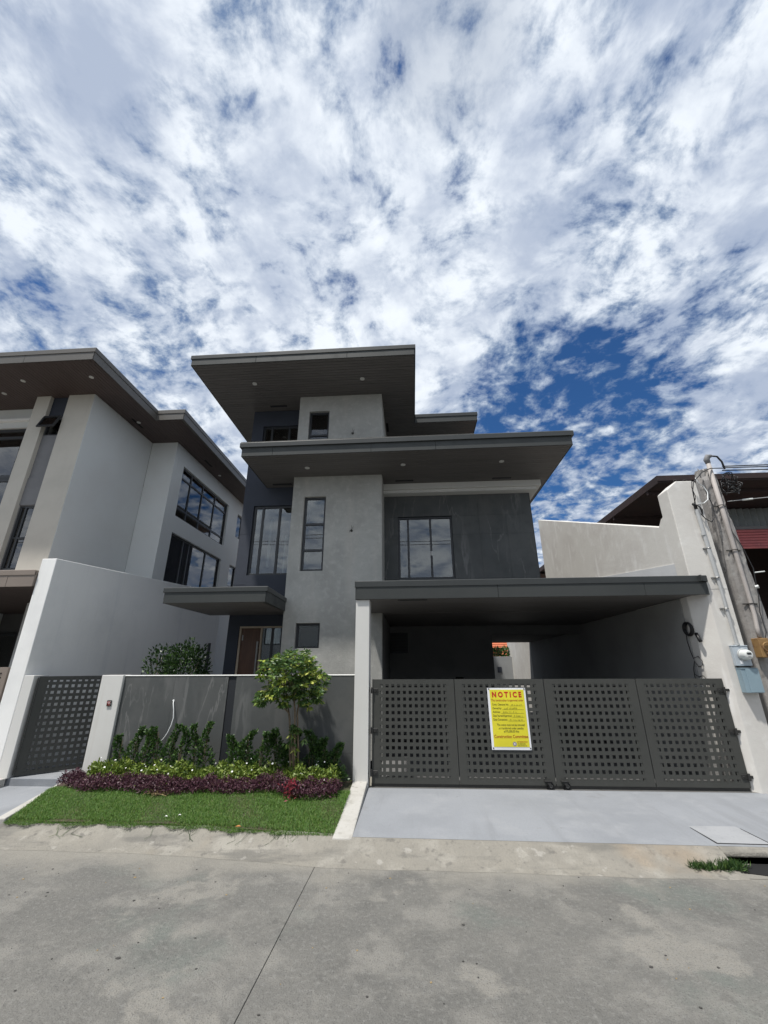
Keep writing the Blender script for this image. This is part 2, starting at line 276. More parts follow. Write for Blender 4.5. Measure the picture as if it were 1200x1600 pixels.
M_lime = leaf_material('periwinkle_leaf', [(0.0, (0.085, 0.15, 0.022)), (0.5, (0.15, 0.22, 0.034)), (1.0, (0.26, 0.32, 0.06))], 0.5)
M_purple = leaf_material('purple_leaf', [(0.0, (0.050, 0.016, 0.030)), (0.5, (0.088, 0.032, 0.050)), (0.9, (0.135, 0.060, 0.080)), (1.0, (0.15, 0.095, 0.07))], 0.5)
M_crimson = leaf_material('crimson_leaf', [(0.0, (0.20, 0.02, 0.035)), (1.0, (0.36, 0.05, 0.07))], 0.5)
M_bush = leaf_material('dark_bush_leaf', [(0.0, (0.014, 0.036, 0.010)), (0.7, (0.030, 0.068, 0.017)), (1.0, (0.07, 0.13, 0.03))], 0.4)
M_grass = leaf_material('grass_blade', [(0.0, (0.052, 0.135, 0.020)), (0.6, (0.105, 0.215, 0.032)), (0.93, (0.16, 0.28, 0.045)), (1.0, (0.26, 0.24, 0.10))], 0.55, 0.3)

# ------------------------------------------------------------------ mesh building
WL = {}
class MB:
    def __init__(s): s.v = []; s.f = []; s.m = []
    def add(s, vs, fs, mi=0):
        o = len(s.v); s.v += [tuple(v) for v in vs]
        for f in fs: s.f.append(tuple(i+o for i in f)); s.m.append(mi)
        return s
    def box(s, x0, x1, y0, y1, z0, z1, mi=0):
        return s.add([(x0,y0,z0),(x1,y0,z0),(x1,y1,z0),(x0,y1,z0),(x0,y0,z1),(x1,y0,z1),(x1,y1,z1),(x0,y1,z1)],
                     [(0,3,2,1),(4,5,6,7),(0,1,5,4),(1,2,6,5),(2,3,7,6),(3,0,4,7)], mi)
    def prism(s, pts, axis, a, b, mi=0):
        """polygon in the two other axes, extruded along axis from a to b"""
        def mk(p, t): return {'X': (t, p[0], p[1]), 'Y': (p[0], t, p[1]), 'Z': (p[0], p[1], t)}[axis]
        n = len(pts); vs = [mk(p, a) for p in pts] + [mk(p, b) for p in pts]
        fs = [tuple(range(n))[::-1], tuple(range(n, 2*n))] + [(i, (i+1) % n, n+(i+1) % n, n+i) for i in range(n)]
        return s.add(vs, fs, mi)
    def tube(s, path, r, n=8, mi=0, cap=True):
        P = [Vector(p) for p in path]; rr = r if isinstance(r, (list, tuple)) else [r]*len(P)
        ref = Vector((0, 0, 1)); vs = []; fs = []; prev = None
        for i, p in enumerate(P):
            t = (P[min(i+1, len(P)-1)] - P[max(i-1, 0)]).normalized()
            if prev is None:
                a = t.cross(ref)
                if a.length < 1e-3: a = t.cross(Vector((1, 0, 0)))
            else: a = prev - t*prev.dot(t)
            a.normalize(); b = t.cross(a); prev = a
            for k in range(n):
                an = 2*math.pi*k/n; vs.append(p + (a*math.cos(an) + b*math.sin(an))*rr[i])
        for i in range(len(P)-1):
            for k in range(n):
                fs.append((i*n+k, i*n+(k+1) % n, (i+1)*n+(k+1) % n, (i+1)*n+k))
        if cap: fs += [tuple(range(n))[::-1], tuple(range((len(P)-1)*n, len(P)*n))]
        return s.add(vs, fs, mi)
    def cyl(s, c, axis, r, h, n=20, mi=0, r2=None):
        c = Vector(c); d = {'X': Vector((1,0,0)), 'Y': Vector((0,1,0)), 'Z': Vector((0,0,1))}[axis]
        return s.tube([c, c+d*h], [r, r if r2 is None else r2], n, mi)
    def torus(s, c, axis, R_, r, n=24, k=8, mi=0, arc=2*math.pi):
        c = Vector(c); pts = []
        for i in range(n+1):
            a = arc*i/n; u, v = math.cos(a)*R_, math.sin(a)*R_
            pts.append(c + {'X': Vector((0,u,v)), 'Y': Vector((u,0,v)), 'Z': Vector((u,v,0))}[axis])
        return s.tube(pts, r, k, mi)
    def wall(s, fn, u0, u1, v0, v1, holes, w0, w1, mi=0):
        """slab in (u,v) with rectangular holes, thickness w0..w1; fn(u,v,w)->xyz; true openings with reveals"""
        us = sorted({u0, u1, *[min(max(h[i], u0), u1) for h in holes for i in (0, 1)]}); vs_ = sorted({v0, v1, *[min(max(h[i], v0), v1) for h in holes for i in (2, 3)]})
        nu, nv = len(us)-1, len(vs_)-1
        us_c = [(us[i]+us[i+1])/2 for i in range(nu)]; vs_c = [(vs_[j]+vs_[j+1])/2 for j in range(nv)]
        solid = [[not any(h[0] < uc < h[1] and h[2] < vc < h[3] for h in holes) for vc in vs_c] for uc in us_c]
        o = len(s.v)
        for u in us:
            for v in vs_:
                s.v.append(tuple(fn(u, v, w0))); s.v.append(tuple(fn(u, v, w1)))
        idx = lambda i, j, k: o + (i*(nv+1)+j)*2+k
        def q(*f): s.f.append(f); s.m.append(mi)
        for i in range(nu):
            for j in range(nv):
                if not solid[i][j]: continue
                q(idx(i,j,0), idx(i+1,j,0), idx(i+1,j+1,0), idx(i,j+1,0)); q(idx(i,j,1), idx(i,j+1,1), idx(i+1,j+1,1), idx(i+1,j,1))
                if i == 0 or not solid[i-1][j]: q(idx(i,j,0), idx(i,j+1,0), idx(i,j+1,1), idx(i,j,1))
                if i == nu-1 or not solid[i+1][j]: q(idx(i+1,j,0), idx(i+1,j,1), idx(i+1,j+1,1), idx(i+1,j+1,0))
                if j == 0 or not solid[i][j-1]: q(idx(i,j,0), idx(i,j,1), idx(i+1,j,1), idx(i+1,j,0))
                if j == nv-1 or not solid[i][j+1]: q(idx(i,j+1,0), idx(i+1,j+1,0), idx(i+1,j+1,1), idx(i,j+1,1))
        return s
    def build(s, name, mats, parent=None, bevel=0.0, smooth=False, origin=None, seg=2):
        vs = np.array(s.v, float)
        if origin is None:
            lo, hi = vs.min(0), vs.max(0); origin = ((lo[0]+hi[0])/2, (lo[1]+hi[1])/2, lo[2])
        origin = np.array(origin)
        me = bpy.data.meshes.new(name); me.from_pydata((vs-origin).tolist(), [], s.f)
        if not isinstance(mats, (list, tuple)): mats = [mats]
        for m in mats: me.materials.append(m)
        if len(mats) > 1: me.polygons.foreach_set('material_index', s.m)
        if True:
            bm = bmesh.new(); bm.from_mesh(me); bmesh.ops.recalc_face_normals(bm, faces=bm.faces); bm.to_mesh(me); bm.free()
        if smooth: me.polygons.foreach_set('use_smooth', [True]*len(me.polygons))
        o = bpy.data.objects.new(name, me); COL.objects.link(o); place(o, origin, parent)
        if bevel:
            b = o.modifiers.new('bevel', 'BEVEL'); b.width = bevel; b.segments = seg; b.limit_method = 'ANGLE'; b.angle_limit = R(40)
        return o
def place(o, world, parent=None):
    WL[o.name] = Vector(world)
    if parent is not None:
        o.parent = parent; o.location = Vector(world) - WL[parent.name]
    else: o.location = Vector(world)
def fY(u, v, w): return (u, w, v)      # wall in the X-Z plane, w = depth Y
def fX(u, v, w): return (w, u, v)      # wall in the Y-Z plane, w = X
def tag(o, label=None, cat=None, group=None, kind=None):
    if label: o['label'] = label
    if cat: o['category'] = cat
    if group: o['group'] = group
    if kind: o['kind'] = kind
    return o
def thing(name, loc, label, cat, group=None):
    o = bpy.data.objects.new(name, None); o.empty_display_size = 0.2; COL.objects.link(o); place(o, loc); return tag(o, label, cat, group)
def tree_copy(o, loc, parent=None, rot=None, scale=None):
    c = o.copy(); COL.objects.link(c); WL[c.name] = Vector(loc)
    if parent is not None: c.parent = parent; c.location = o.location
    else: c.location = Vector(loc)
    if rot is not None: c.rotation_euler = rot
    if scale is not None: c.scale = scale
    for ch in o.children: tree_copy(ch, Vector(loc)+ch.location, c)
    return c
def fast_mesh(name, V, F, mats, parent=None, origin=(0,0,0), mi=None):
    me = bpy.data.meshes.new(name); V = np.asarray(V, np.float32) - np.array(origin, np.float32); F = np.asarray(F, np.int32)
    me.vertices.add(len(V)); me.vertices.foreach_set('co', V.ravel())
    k = F.shape[1]; me.loops.add(F.size); me.loops.foreach_set('vertex_index', F.ravel())
    me.polygons.add(len(F)); me.polygons.foreach_set('loop_start', np.arange(0, F.size, k, dtype=np.int32))
    for m in (mats if isinstance(mats, (list, tuple)) else [mats]): me.materials.append(m)
    if mi is not None: me.polygons.foreach_set('material_index', np.asarray(mi, np.int32))
    me.update(calc_edges=True); me.validate()
    o = bpy.data.objects.new(name, me); COL.objects.link(o); place(o, origin, parent); return o

# ================================================================== SETTING
tag(MB().add([(-500,-500,-.12),(500,-500,-.12),(500,500,-.12),(-500,500,-.12)], [(0,1,2,3)]).build('ground', M_ground), kind='structure')
GX0, GX1 = -40.0, 40.0
def curb_front(x): return 5.66 - 0.030*(x-1.0) + (0.012*(x-1)**2 if x < 1 else 0)*0.25
# road: slabs with a recessed joint between them
road = tag(MB().box(-60, 60, -30, 7.0, -.11, -.012).build('road', M_joint), kind='structure')
def slab(pts):
    b = MB(); b.prism(pts, 'Z', -.0118, 0.0); b.build('road_slab', M_road, road, bevel=.004)
JX = [-13.1, -7.12, -1.10, 4.95, 11.0]
for a, b in zip([-60]+JX, JX+[60]):
    a2, b2 = a+.0025, b-.0025
    slab([(a2-.05,1.2),(b2-.05,1.2),(b2+.0,6.7),(a2+.0,6.7)]); slab([(a2-.2,-30),(b2-.2,-30),(b2-.05,1.19),(a2-.05,1.19)])
# rolled curb and gutter strip, with a drain mouth at the right
def curb_strip(x0, x1, n, y_in, z_in, tops):
    """profile swept along X: gutter lip, rise, top"""
    xs = np.linspace(x0, x1, n); V = []; F = []; k = 7
    for x in xs:
        yb = y_in(x); w = 0.010*math.sin(x*2.3)+0.008*math.sin(x*7.1+1)
        pr = [(yb-.46+w, .0015), (yb-.34+w, .012), (yb-.25, .03), (yb-.16+w*.4, .065), (yb-.08, tops(x)-.025), (yb-.02, tops(x)-.004), (yb+.10, tops(x)-.004)]
        for yy, zz in pr: V.append((x, yy, zz))
    for i in range(n-1):
        for j in range(k-1):
            a = i*k+j; F.append((a, a+k, a+k+1, a+1))
    o = MB().add(V, F).build('curb', M_curb, smooth=True); return tag(o, kind='structure')
yin = lambda x: 6.12 if x < -3.2 else (6.12 - (x+3.2)*.11 if x < -.95 else 5.872 - (x+.95)*.012)
curb_strip(-30, 3.30, 150, yin, .0, lambda x: .135)
curb_strip(4.05, 30, 60, yin, .0, lambda x: .135)
# drain mouth: black plates coloured as the shade inside, with a lip above
dr = MB(); dr.add([(3.30,5.40,.003),(4.05,5.40,.003),(4.05,5.52,-.02),(3.30,5.52,-.02)], [(0,1,2,3)])
dr.prism([(5.735,.062),(5.99,.05),(5.99,.1315),(5.80,.1315),(5.745,.105)], 'X', 3.305, 4.045)
tag(dr.build('curb', M_curb, bevel=.015), kind='structure')
pit = thing('drain_inlet', (3.68,5.6,0), 'dark open drain mouth cut in the curb at the right edge', 'drain')
b = MB(); b.prism([(3.34,5.53),(3.42,5.66),(3.55,5.74),(4.05,5.76),(4.05,5.50),(3.55,5.47)], 'Z', .0, .006); b.build('pit_shade_plate', M_black, pit)  # flat black plate in place of the darkness down the drain
b = MB(); b.add([(3.34,5.76,.004),(4.04,5.76,.004),(4.04,5.76,.062),(3.34,5.76,.062)], [(0,1,2,3)]); b.box(3.34,4.04,5.76,5.80,.004,.06); b.build('pit_shade_back', M_black, pit)
# driveway ramp, walkway, garden bed
drv = MB(); drv.add([(-.80,5.87,.133),(5.6,5.80,.133),(5.6,8.0,.155),(-.80,8.0,.155)], [(0,1,2,3)])
tag(drv.build('driveway', M_drive), kind='structure')
fr_ = MB()
for q in ([(3.345,5.885),(3.935,5.875),(3.935,5.887),(3.345,5.897)], [(3.345,6.443),(3.935,6.453),(3.935,6.465),(3.345,6.455)], [(3.342,5.885),(3.356,5.885),(3.356,6.455),(3.342,6.455)], [(3.924,5.875),(3.938,5.875),(3.938,6.46),(3.924,6.46)]): fr_.prism(q, 'Z', .13, .1385)
tag(fr_.build('cover_seam', M_groove), kind='structure')
cov = MB(); cov.prism([(3.36,5.90),(3.92,5.89),(3.92,6.44),(3.36,6.43)], 'Z', .136, .1395)
tag(cov.build('manhole_cover', M_cover, bevel=.004), 'square pale concrete manhole cover set in the driveway slab', 'manhole cover')
tag(MB().box(-.7, 5.12, 8.0, 24, .0, .15).build('carport_floor', M_floor), kind='structure')
tag(MB().box(-7.34, -1.05, 8.18, 24, .0, .19).build('yard_paving', M_floor), kind='structure')
gp = [(-6.0,8.0),(-5.37,6.14),(-3.2,6.14),(-1.0,5.90),(-1.03,8.05)]
gm = MB()
def gz(x, y): return .128 + .10*min(max((y-6.0)/1.1, 0), 1)
nx_, ny_ = 46, 22; V = []; F = []
def gedge(t):   # front and left outline of the bed
    x0f, x1f = -5.37, -1.0; return x0f + (x1f-x0f)*t
for j in range(ny_):
    s = j/(ny_-1)
    for i in range(nx_):
        t = i/(nx_-1); xf = -5.37+4.37*t; yf = 6.13 if xf < -3.2 else 6.13-(xf+3.2)*.10
        xb = -6.02+4.99*t; yb = 8.04; x = xf+(xb-xf)*s; y = yf+(yb-yf)*s
        V.append((x, y, gz(x, y)+.012*math.sin(x*5.1+y*3)))
for j in range(ny_-1):
    for i in range(nx_-1): a = j*nx_+i; F.append((a, a+1, a+nx_+1, a+nx_))
tag(MB().add(V, F).build('garden_bed', M_soil, smooth=True), kind='structure')
# walkway to the pedestrian gate: ramp and step
wk = MB(); wk.add([(-9.0,6.13,.12),(-5.36,6.13,.12),(-6.02,8.02,.085),(-9.0,8.02,.085)], [(0,1,2,3)])
tag(wk.build('walkway', M_drive), kind='structure')
st = MB(); st.box(-7.66, -5.42, 8.0, 9.6, .0, .206); tag(st.build('walkway_step', M_drive, bevel=.012), kind='structure')
kb = MB(); kb.prism([(-5.46,6.08),(-5.34,6.10),(-5.98,8.0),(-6.12,8.0)], 'Z', .05, .185)
tag(kb.build('garden_kerb', M_kerbw, bevel=.015), 'low white kerb between the walkway and the lawn', 'kerb')
kb = MB(); kb.prism([(-7.66,7.3),(-7.14,7.3),(-7.14,7.95),(-7.66,7.95)], 'Z', .02, .215)
tag(kb.build('pier_plinth', M_kerbw, bevel=.015), 'low white plinth at the foot of the high white boundary wall', 'kerb')
kb = MB(); V = [(-1.0,5.80,.0),(-.765,5.80,.0),(-.80,7.90,.0),(-1.04,7.90,.0),(-1.0,5.82,.135),(-.765,5.82,.135),(-.80,7.90,.25),(-1.04,7.90,.25)]
kb.add(V, [(0,3,2,1),(4,5,6,7),(0,1,5,4),(1,2,6,5),(2,3,7,6),(3,0,4,7)])
tag(kb.build('driveway_kerb', M_kerbw, bevel=.012), 'sloping white kerb running from the white post down to the road', 'kerb')

# ================================================================== helpers for buildings
def window(parent, axis, at, u0, u1, z0, z1, cols=(), rows=(), fw=.05, dep=.07, glass=M_glass, frame=M_frame, out=-1, skip=()):
    """frame with mullions as a part, every pane a sub-part; 'at' = outer face of the frame"""
    fn = fY if axis == 'Y' else fX; a0, a1 = sorted((at, at - out*dep))
    us = [u0] + list(cols) + [u1]; zs = [z0] + list(rows) + [z1]; m = MB(); cells = []
    holes = []
    for i in range(len(us)-1):
        for j in range(len(zs)-1):
            l = us[i] + (fw if i == 0 else fw*.5); r = us[i+1] - (fw if i == len(us)-2 else fw*.5)
            bo = zs[j] + (fw if j == 0 else fw*.5); t = zs[j+1] - (fw if j == len(zs)-2 else fw*.5)
            holes.append((l, r, bo, t))
    m.wall(fn, u0, u1, z0, z1, holes, a0, a1)
    w = m.build('window', frame, parent, bevel=.004, seg=1)
    mid = (a0+a1)/2
    for h in holes:
        p = MB(); p.wall(fn, h[0], h[1], h[2], h[3], [], mid-.003, mid+.003); p.build('pane', glass, w)
    return w
def soffit_boards(name, rects, z, axis, parent, mat, pitch=.105):
    m = MB()
    for (x0, x1, y0, y1) in rects:
        if axis == 'X':
            y = y0
            while y < y1-.01:
                ye = min(y+pitch-.009, y1); m.box(x0, x1, y, ye, z, z+.012); y += pitch
        else:
            x = x0
            while x < x1-.01:
                xe = min(x+pitch-.009, x1); m.box(x, xe, y0, y1, z, z+.012); x += pitch
    return tag(m.build(name, mat, parent), kind='stuff')
def run_panels(parent, p0, p1, z0, z1, thick, joints, mat, name='fascia_panel', gap=.006, bevel=.003):
    """fascia sheets along an edge from p0 to p1, split at the joints (distances), standing proud to the left of p0->p1 reversed normal"""
    d = Vector((p1[0]-p0[0], p1[1]-p0[1])); ln = d.length; d.normalize(); n = Vector((d.y, -d.x))
    js = [0] + list(joints) + [ln]
    for i in range(len(js)-1):
        a, b_ = js[i] + (gap/2 if i else 0), js[i+1] - (gap/2 if i < len(js)-2 else 0)
        q = [Vector(p0)+d*a, Vector(p0)+d*b_, Vector(p0)+d*b_+n*thick, Vector(p0)+d*a+n*thick]
        MB().prism([tuple(x) for x in q], 'Z', z0, z1).build(name, mat, parent, bevel=bevel, seg=1)
def cap_run(parent, pts, z0, z1, proud, mat, chamfer=.008):
    """folded metal cap that follows an outline (open polyline, outside on its right)"""
    m = MB()
    for p0, p1 in zip(pts[:-1], pts[1:]):
        d = Vector((p1[0]-p0[0], p1[1]-p0[1])); ln = d.length; d.normalize(); n = Vector((d.y, -d.x))
        prof = [(-.12, z0), (proud, z0), (proud, z1-chamfer), (proud-chamfer, z1), (-.12, z1)]
        vs = []
        for t, s in ((-proud if False else 0, 0), (ln, 1)):
            for w, z in prof:
                ext = w  # mitre at convex corners
                q = Vector(p0) + d*(t + (ext if s else -ext)) + n*w
                vs.append((q.x, q.y, z))
        k = len(prof); m.add(vs, [tuple(range(k)), tuple(range(k, 2*k))[::-1]] + [(i, k+i, k+(i+1) % k, (i+1) % k) for i in range(k)])
    return m.build('roof_cap', mat, parent, bevel=.003, seg=1)
def downlight(parent, x, y, z):
    m = MB(); m.cyl((x, y, z-.012), 'Z', .062, .014, 20); d = m.build('downlight', M_ring, parent, smooth=False)
    MB().cyl((x, y, z-.016), 'Z', .042, .006, 16).build('lens', M_light, d) if parent.parent is None else None
    return d
def slot_vent(parent, x0, x1, y0, y1, z):
    m = MB(); m.box(x0, x1, y0, y1, z-.006, z+.002, 0)
    if x1-x0 > y1-y0:
        n = 3
        for i in range(n): yy = y0+(y1-y0)*(i+.5)/n; m.box(x0+.02, x1-.02, yy-.006, yy+.006, z-.010, z-.004, 1)
    m.build('soffit_vent', [M_black, M_frame], parent)

# ================================================================== MAIN HOUSE
house = thing('modern_house', (-.7,11,.15), 'three storey grey and navy house with flat charcoal roofs above the gated carport', 'house')
YT, YN = 10.0, 10.63
TX0, TX1 = -3.08, -.70
# grey tower front with real openings
tw = MB(); tw.wall(fY, TX0, TX1, .15, 9.42, [(-2.76,-2.18,2.42,2.99), (-2.76,-2.18,4.25,6.25), (-2.78,-2.20,8.0,8.91)], YT, YT+.2)
tw.box(TX0, TX0+.2, YT+.2, YN+.25, .15, 9.42); tw.box(TX1-.2, TX1, YT+.2, 13.4, .15, 9.42)
tower = tag(tw.build('tower_wall', M_tower, house, bevel=.008), 'grey textured plaster tower wall')
# navy walls, left of the tower
nv = MB(); nv.wall(fY, -4.68, TX0, .15, 9.45, [(-4.38,-3.29,.38,2.99), (-4.36,-3.085,4.30,6.28), (-4.34,-3.085,7.30,8.88)], YN, YN+.2)
nv.wall(fX, YN+.2, 22.4, .15, 9.42, [], -4.68, -4.48)
tag(nv.build('navy_wall', M_navy, house, bevel=.008), 'navy plaster wall left of the grey tower')
# horizontal groove lines in the navy wall are thin recessed strips
for zz in (4.05, 5.45): MB().box(-4.684, -4.37, YN-.003, YN+.01, zz, zz+.006).build('groove_strip', M_navy_dark, house)
# dark stone wall over the carport : backing wall + stone panels
YD = 10.95; DX0, DX1 = -.70, 3.37
dk = MB(); dk.wall(fY, DX0, DX1, 3.2, 6.83, [(-.33,1.19,4.18,5.96)], YD+.02, YD+.2)
dk.wall(fX, YD+.2, 16.0, 3.2, 6.83, [], DX1-.2, DX1-.012)
dw = dk.build('stone_wall', M_navy_dark, house)
xs = [DX0, -.32, .43, 1.18, 1.92, 2.66, DX1]; zs = [3.5, 4.19, 5.40, 5.95, 6.60]
for i in range(len(xs)-1):
    for j in range(len(zs)-1):
        if xs[i] > -.4 and xs[i+1] < 1.25 and zs[j] >= 4.18 and zs[j+1] <= 5.96: continue
        MB().box(xs[i]+.0015, xs[i+1]-.0015, YD, YD+.019, zs[j]+.0015, zs[j+1]-.0015).build('stone_panel', M_stone, dw)
MB().box(DX1-.011, DX1+.004, YD, 16.0, 3.5, 6.60).build('stone_return', M_stone, dw)
# dropped cornice above the dark wall
cn = MB(); cn.box(DX0, 3.63, 10.63, 16.0, 6.66, 6.832); cn.box(DX0, 3.52, 10.70, 16.0, 6.575, 6.66)
tag(cn.build('cornice', M_offwhite, house, bevel=.006), 'pale cornice band under the middle roof')
# other outer walls, floors and partitions (seen through the glass)
MB().box(-4.48, 3.2, 22.2, 22.4, 3.2, 9.42).build('rear_wall', M_tower, house)
ot = MB(); ot.box(-.5, 2.0, 13.2, 13.4, 7.2, 9.42); ot.box(1.9, 2.1, 13.4, 16.8, 7.2, 9.42)
ot.build('rear_wall', M_tower, house)
for bx_ in ((-4.48, TX1-.2, YN+.25, 16.8, 3.2, 3.5), (TX0+.2, TX1-.2, YT+.2, YN+.249, 3.2, 3.5), (DX0+.02, 3.16, YD+.2, 16.8, 3.21, 3.5), (TX0+.2, TX1-.2, YT+.2, 16.8, 6.84, 7.25), (-4.48, TX0+.199, YN+.2, 16.8, 6.84, 7.25)):
    MB().box(*bx_).build('floor_slab', M_interior, house)
pt = MB(); pt.box(-4.48, -.9, 13.6, 13.7, .15, 9.4); pt.box(-.5, 3.15, 14.0, 14.1, 3.5, 6.8); pt.box(-3.0, -2.9, 11.3, 13.6, 3.5, 6.84)
pt.build('partition_wall', M_interior, house)
# windows
window(house, 'Y', YT+.08, -2.76, -2.18, 2.42, 2.99)
window(house, 'Y', YT+.08, -2.76, -2.18, 4.25, 6.25, rows=(4.80, 5.50), fw=.055)
window(house, 'Y', YT+.08, -2.78, -2.20, 8.0, 8.91, rows=(8.16,), fw=.055)
window(house, 'Y', YN+.06, -4.36, -3.085, 4.30, 6.28, cols=(-4.10, -3.62), fw=.06)
window(house, 'Y', YN+.06, -4.34, -3.085, 7.30, 8.88, cols=(-4.08, -3.55), fw=.06)
w = window(house, 'Y', YD+.05, -.32, 1.18, 4.19, 5.95, cols=(-.04, .58), fw=.055)
MB().box(.555, .605, YD+.02, YD+.055, 4.83, 4.95).build('window_handle', M_steel, w)
# white vertical strips placed behind the stair window glass
for (x, y, z0, z1) in ((-4.22, 10.95, 4.75, 6.0), (-3.98, 11.0, 4.6, 6.0), (-3.50, 10.95, 4.3, 5.5), (-3.38, 10.95, 4.3, 5.45)):
    MB().box(x, x+.05, y, y+.05, z0, z1).build('white_strip', M_white, house)
# entrance door
fr = MB(); fr.wall(fY, -4.38, -3.10, .38, 2.99, [(-4.33,-3.83,.38,2.95), (-3.79,-3.10,.38,2.95)], YN+.02, YN+.12)
dfr = fr.build('door_frame', M_timber, house, bevel=.004)
d = MB(); d.box(-4.325, -3.835, YN+.05, YN+.095, .38, 2.945)
door = d.build('door', M_door, house, bevel=.004)
h = MB(); h.tube([(-3.87,YN-.01,1.2),(-3.87,YN-.01,2.62)], .026, 12); h.box(-3.885,-3.855, YN-.01, YN+.05, 1.35, 1.38); h.box(-3.885,-3.855, YN-.01, YN+.05, 2.45, 2.48)
h.build('pull_handle', M_steel, door)
MB().box(-4.30,-4.27, YN+.035, YN+.05, 2.65, 2.78).build('hinge', M_steel, door)
MB().box(-3.785, -3.105, YN+.07, YN+.076, .38, 2.945).build('sidelight_pane', M_glass, dfr)
MB().box(-3.56, -3.50, YN+.05, YN+.1, .38, 2.945).build('sidelight_mullion', M_frame, dfr)
# ---- roofs
def flat_roof(label, outline, zs_, zf, zt, proud, front_joints, boards, y_back, cap=.008):
    """outline: polyline of the visible edge, outside on the right hand"""
    m = MB(); ys = [p for p in outline] + [(outline[-1][0], y_back), (outline[0][0], y_back)] if outline[-1][1] < y_back else list(outline)
    m.prism(ys, 'Z', zs_+.014, zt-.004); rf = tag(m.build('roof', M_fascia, house), label)
    for k, (p0, p1) in enumerate(zip(outline[:-1], outline[1:])):
        run_panels(rf, p0, p1, zs_, zf, .018, front_joints.get(k, ()), M_fascia)
    cap_run(rf, outline, zf, zt, proud, M_cap, cap)
    soffit_boards('soffit', boards, zs_, 'X', rf, M_soffit)
    return rf
r1 = flat_roof('top flat roof with deep charcoal fascia', [(-5.58,22.4),(-5.58,8.46),(.24,8.46),(.24,11.60),(2.25,11.60),(2.25,22.4)], 9.41, 9.60, 9.72, .035, {1: (1.72, 4.10), 0: (2.6,5.2)}, [(-5.57,.235,8.47,10.0),(-5.57,.235,10.0,22.3),(.236,2.24,11.61,22.3)], 22.4)
r2_ = flat_roof('middle flat roof reaching right over the dark stone wall', [(-4.04,16.2),(-4.04,8.75),(3.83,8.75),(3.83,16.2)], 6.83, 7.06, 7.20, .06, {1: (.76, 3.17, 4.71), 2: (2.4, 4.8)}, [(-4.03,3.82,8.76,10.63),(-4.03,-3.3,10.63,10.63+.02),(3.64,3.82,10.63,16.1)], 16.2, .022)
fl_ = MB(); fl_.prism([(8.695,7.201),(8.70,7.195),(8.79,7.232),(8.79,7.24)], 'X', -4.08, 1.6); fl_.build('edge_flashing', M_flash, r2_)
r3 = flat_roof('small flat canopy over the front door', [(-5.17,10.62),(-5.17,8.45),(-3.0,8.45),(-3.06,9.99)], 3.27, 3.49, 3.59, .035, {}, [(-5.16,-3.08,8.46,10.62)], 10.62)
r4 = flat_roof('wide flat carport roof slab with charcoal fascia', [(-1.04,9.98),(-1.04,7.85),(5.33,7.85),(5.33,7.868)], 3.20, 3.43, 3.545, .03, {1: (2.65, 5.28)}, [(-1.03,5.10,7.87,9.98)], 9.98)
cs = MB(); cs.box(-.69, 5.11, 9.98, 13.6, 3.21, 3.53); cs.build('carport_slab', M_fascia, house)
soffit_boards('soffit', [(-.69, 5.11, 9.98, 13.39)], 3.195, 'X', house, M_soffit)
for (x, y) in ((-4.19,9.29), (-1.18,9.29)): downlight(r1, x, y, 9.41)
for (x, y) in ((-2.59,9.46), (-.12,9.46), (2.35,9.46)): downlight(r2_, x, y, 6.83)
slot_vent(r1, -4.10, -3.60, 10.34, 10.42, 9.41); slot_vent(r1, -.67, -.60, 11.55, 12.06, 9.41)
slot_vent(r2_, -3.80, -3.27, 10.38, 10.47, 6.83); slot_vent(r2_, -.35, .14, 10.40, 10.48, 6.83); slot_vent(r2_, 2.30, 2.80, 10.42, 10.50, 6.83)
slot_vent(r4, -.26, .30, 7.94, 8.02, 3.20)
# ---- carport interior
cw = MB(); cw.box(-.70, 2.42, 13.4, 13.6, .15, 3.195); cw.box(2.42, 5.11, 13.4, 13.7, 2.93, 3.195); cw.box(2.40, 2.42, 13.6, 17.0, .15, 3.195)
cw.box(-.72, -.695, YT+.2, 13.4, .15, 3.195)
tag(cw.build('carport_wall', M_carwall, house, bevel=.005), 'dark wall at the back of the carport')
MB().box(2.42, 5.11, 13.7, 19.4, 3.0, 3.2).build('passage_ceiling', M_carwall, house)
pb = MB(); pb.box(-.74, -.14, 13.34, 13.398, 2.40, 2.99); pb_o = pb.build('fuse_panel', M_frame, house, bevel=.008)
for k in range(6): MB().box(-.70, -.18, 13.328, 13.34, 2.46+.085*k, 2.50+.085*k).build('louvre', M_gate_dk, pb_o)
MB().box(1.25, 1.48, 13.36, 13.398, 1.62, 1.72).build('socket_plate', M_black, house, bevel=.004)
# bare wire tails where wall lamps will go
for (x, z) in ((-1.48,5.27), (-1.51,8.13)):
    t = MB(); t.cyl((x, YT-.004, z), 'Y', .035, .006, 14)
    t.tube([(x,YT,z),(x+.02,YT-.05,z+.03),(x+.05,YT-.04,z+.10)], .004, 5); t.tube([(x,YT,z),(x-.03,YT-.05,z+.01),(x-.05,YT-.05,z-.06)], .004, 5); t.tube([(x,YT,z),(x+.01,YT-.06,z+.06),(x+.0,YT-.05,z+.13)], .004, 5)
    t.build('lamp_wire', M_darkstone, house)

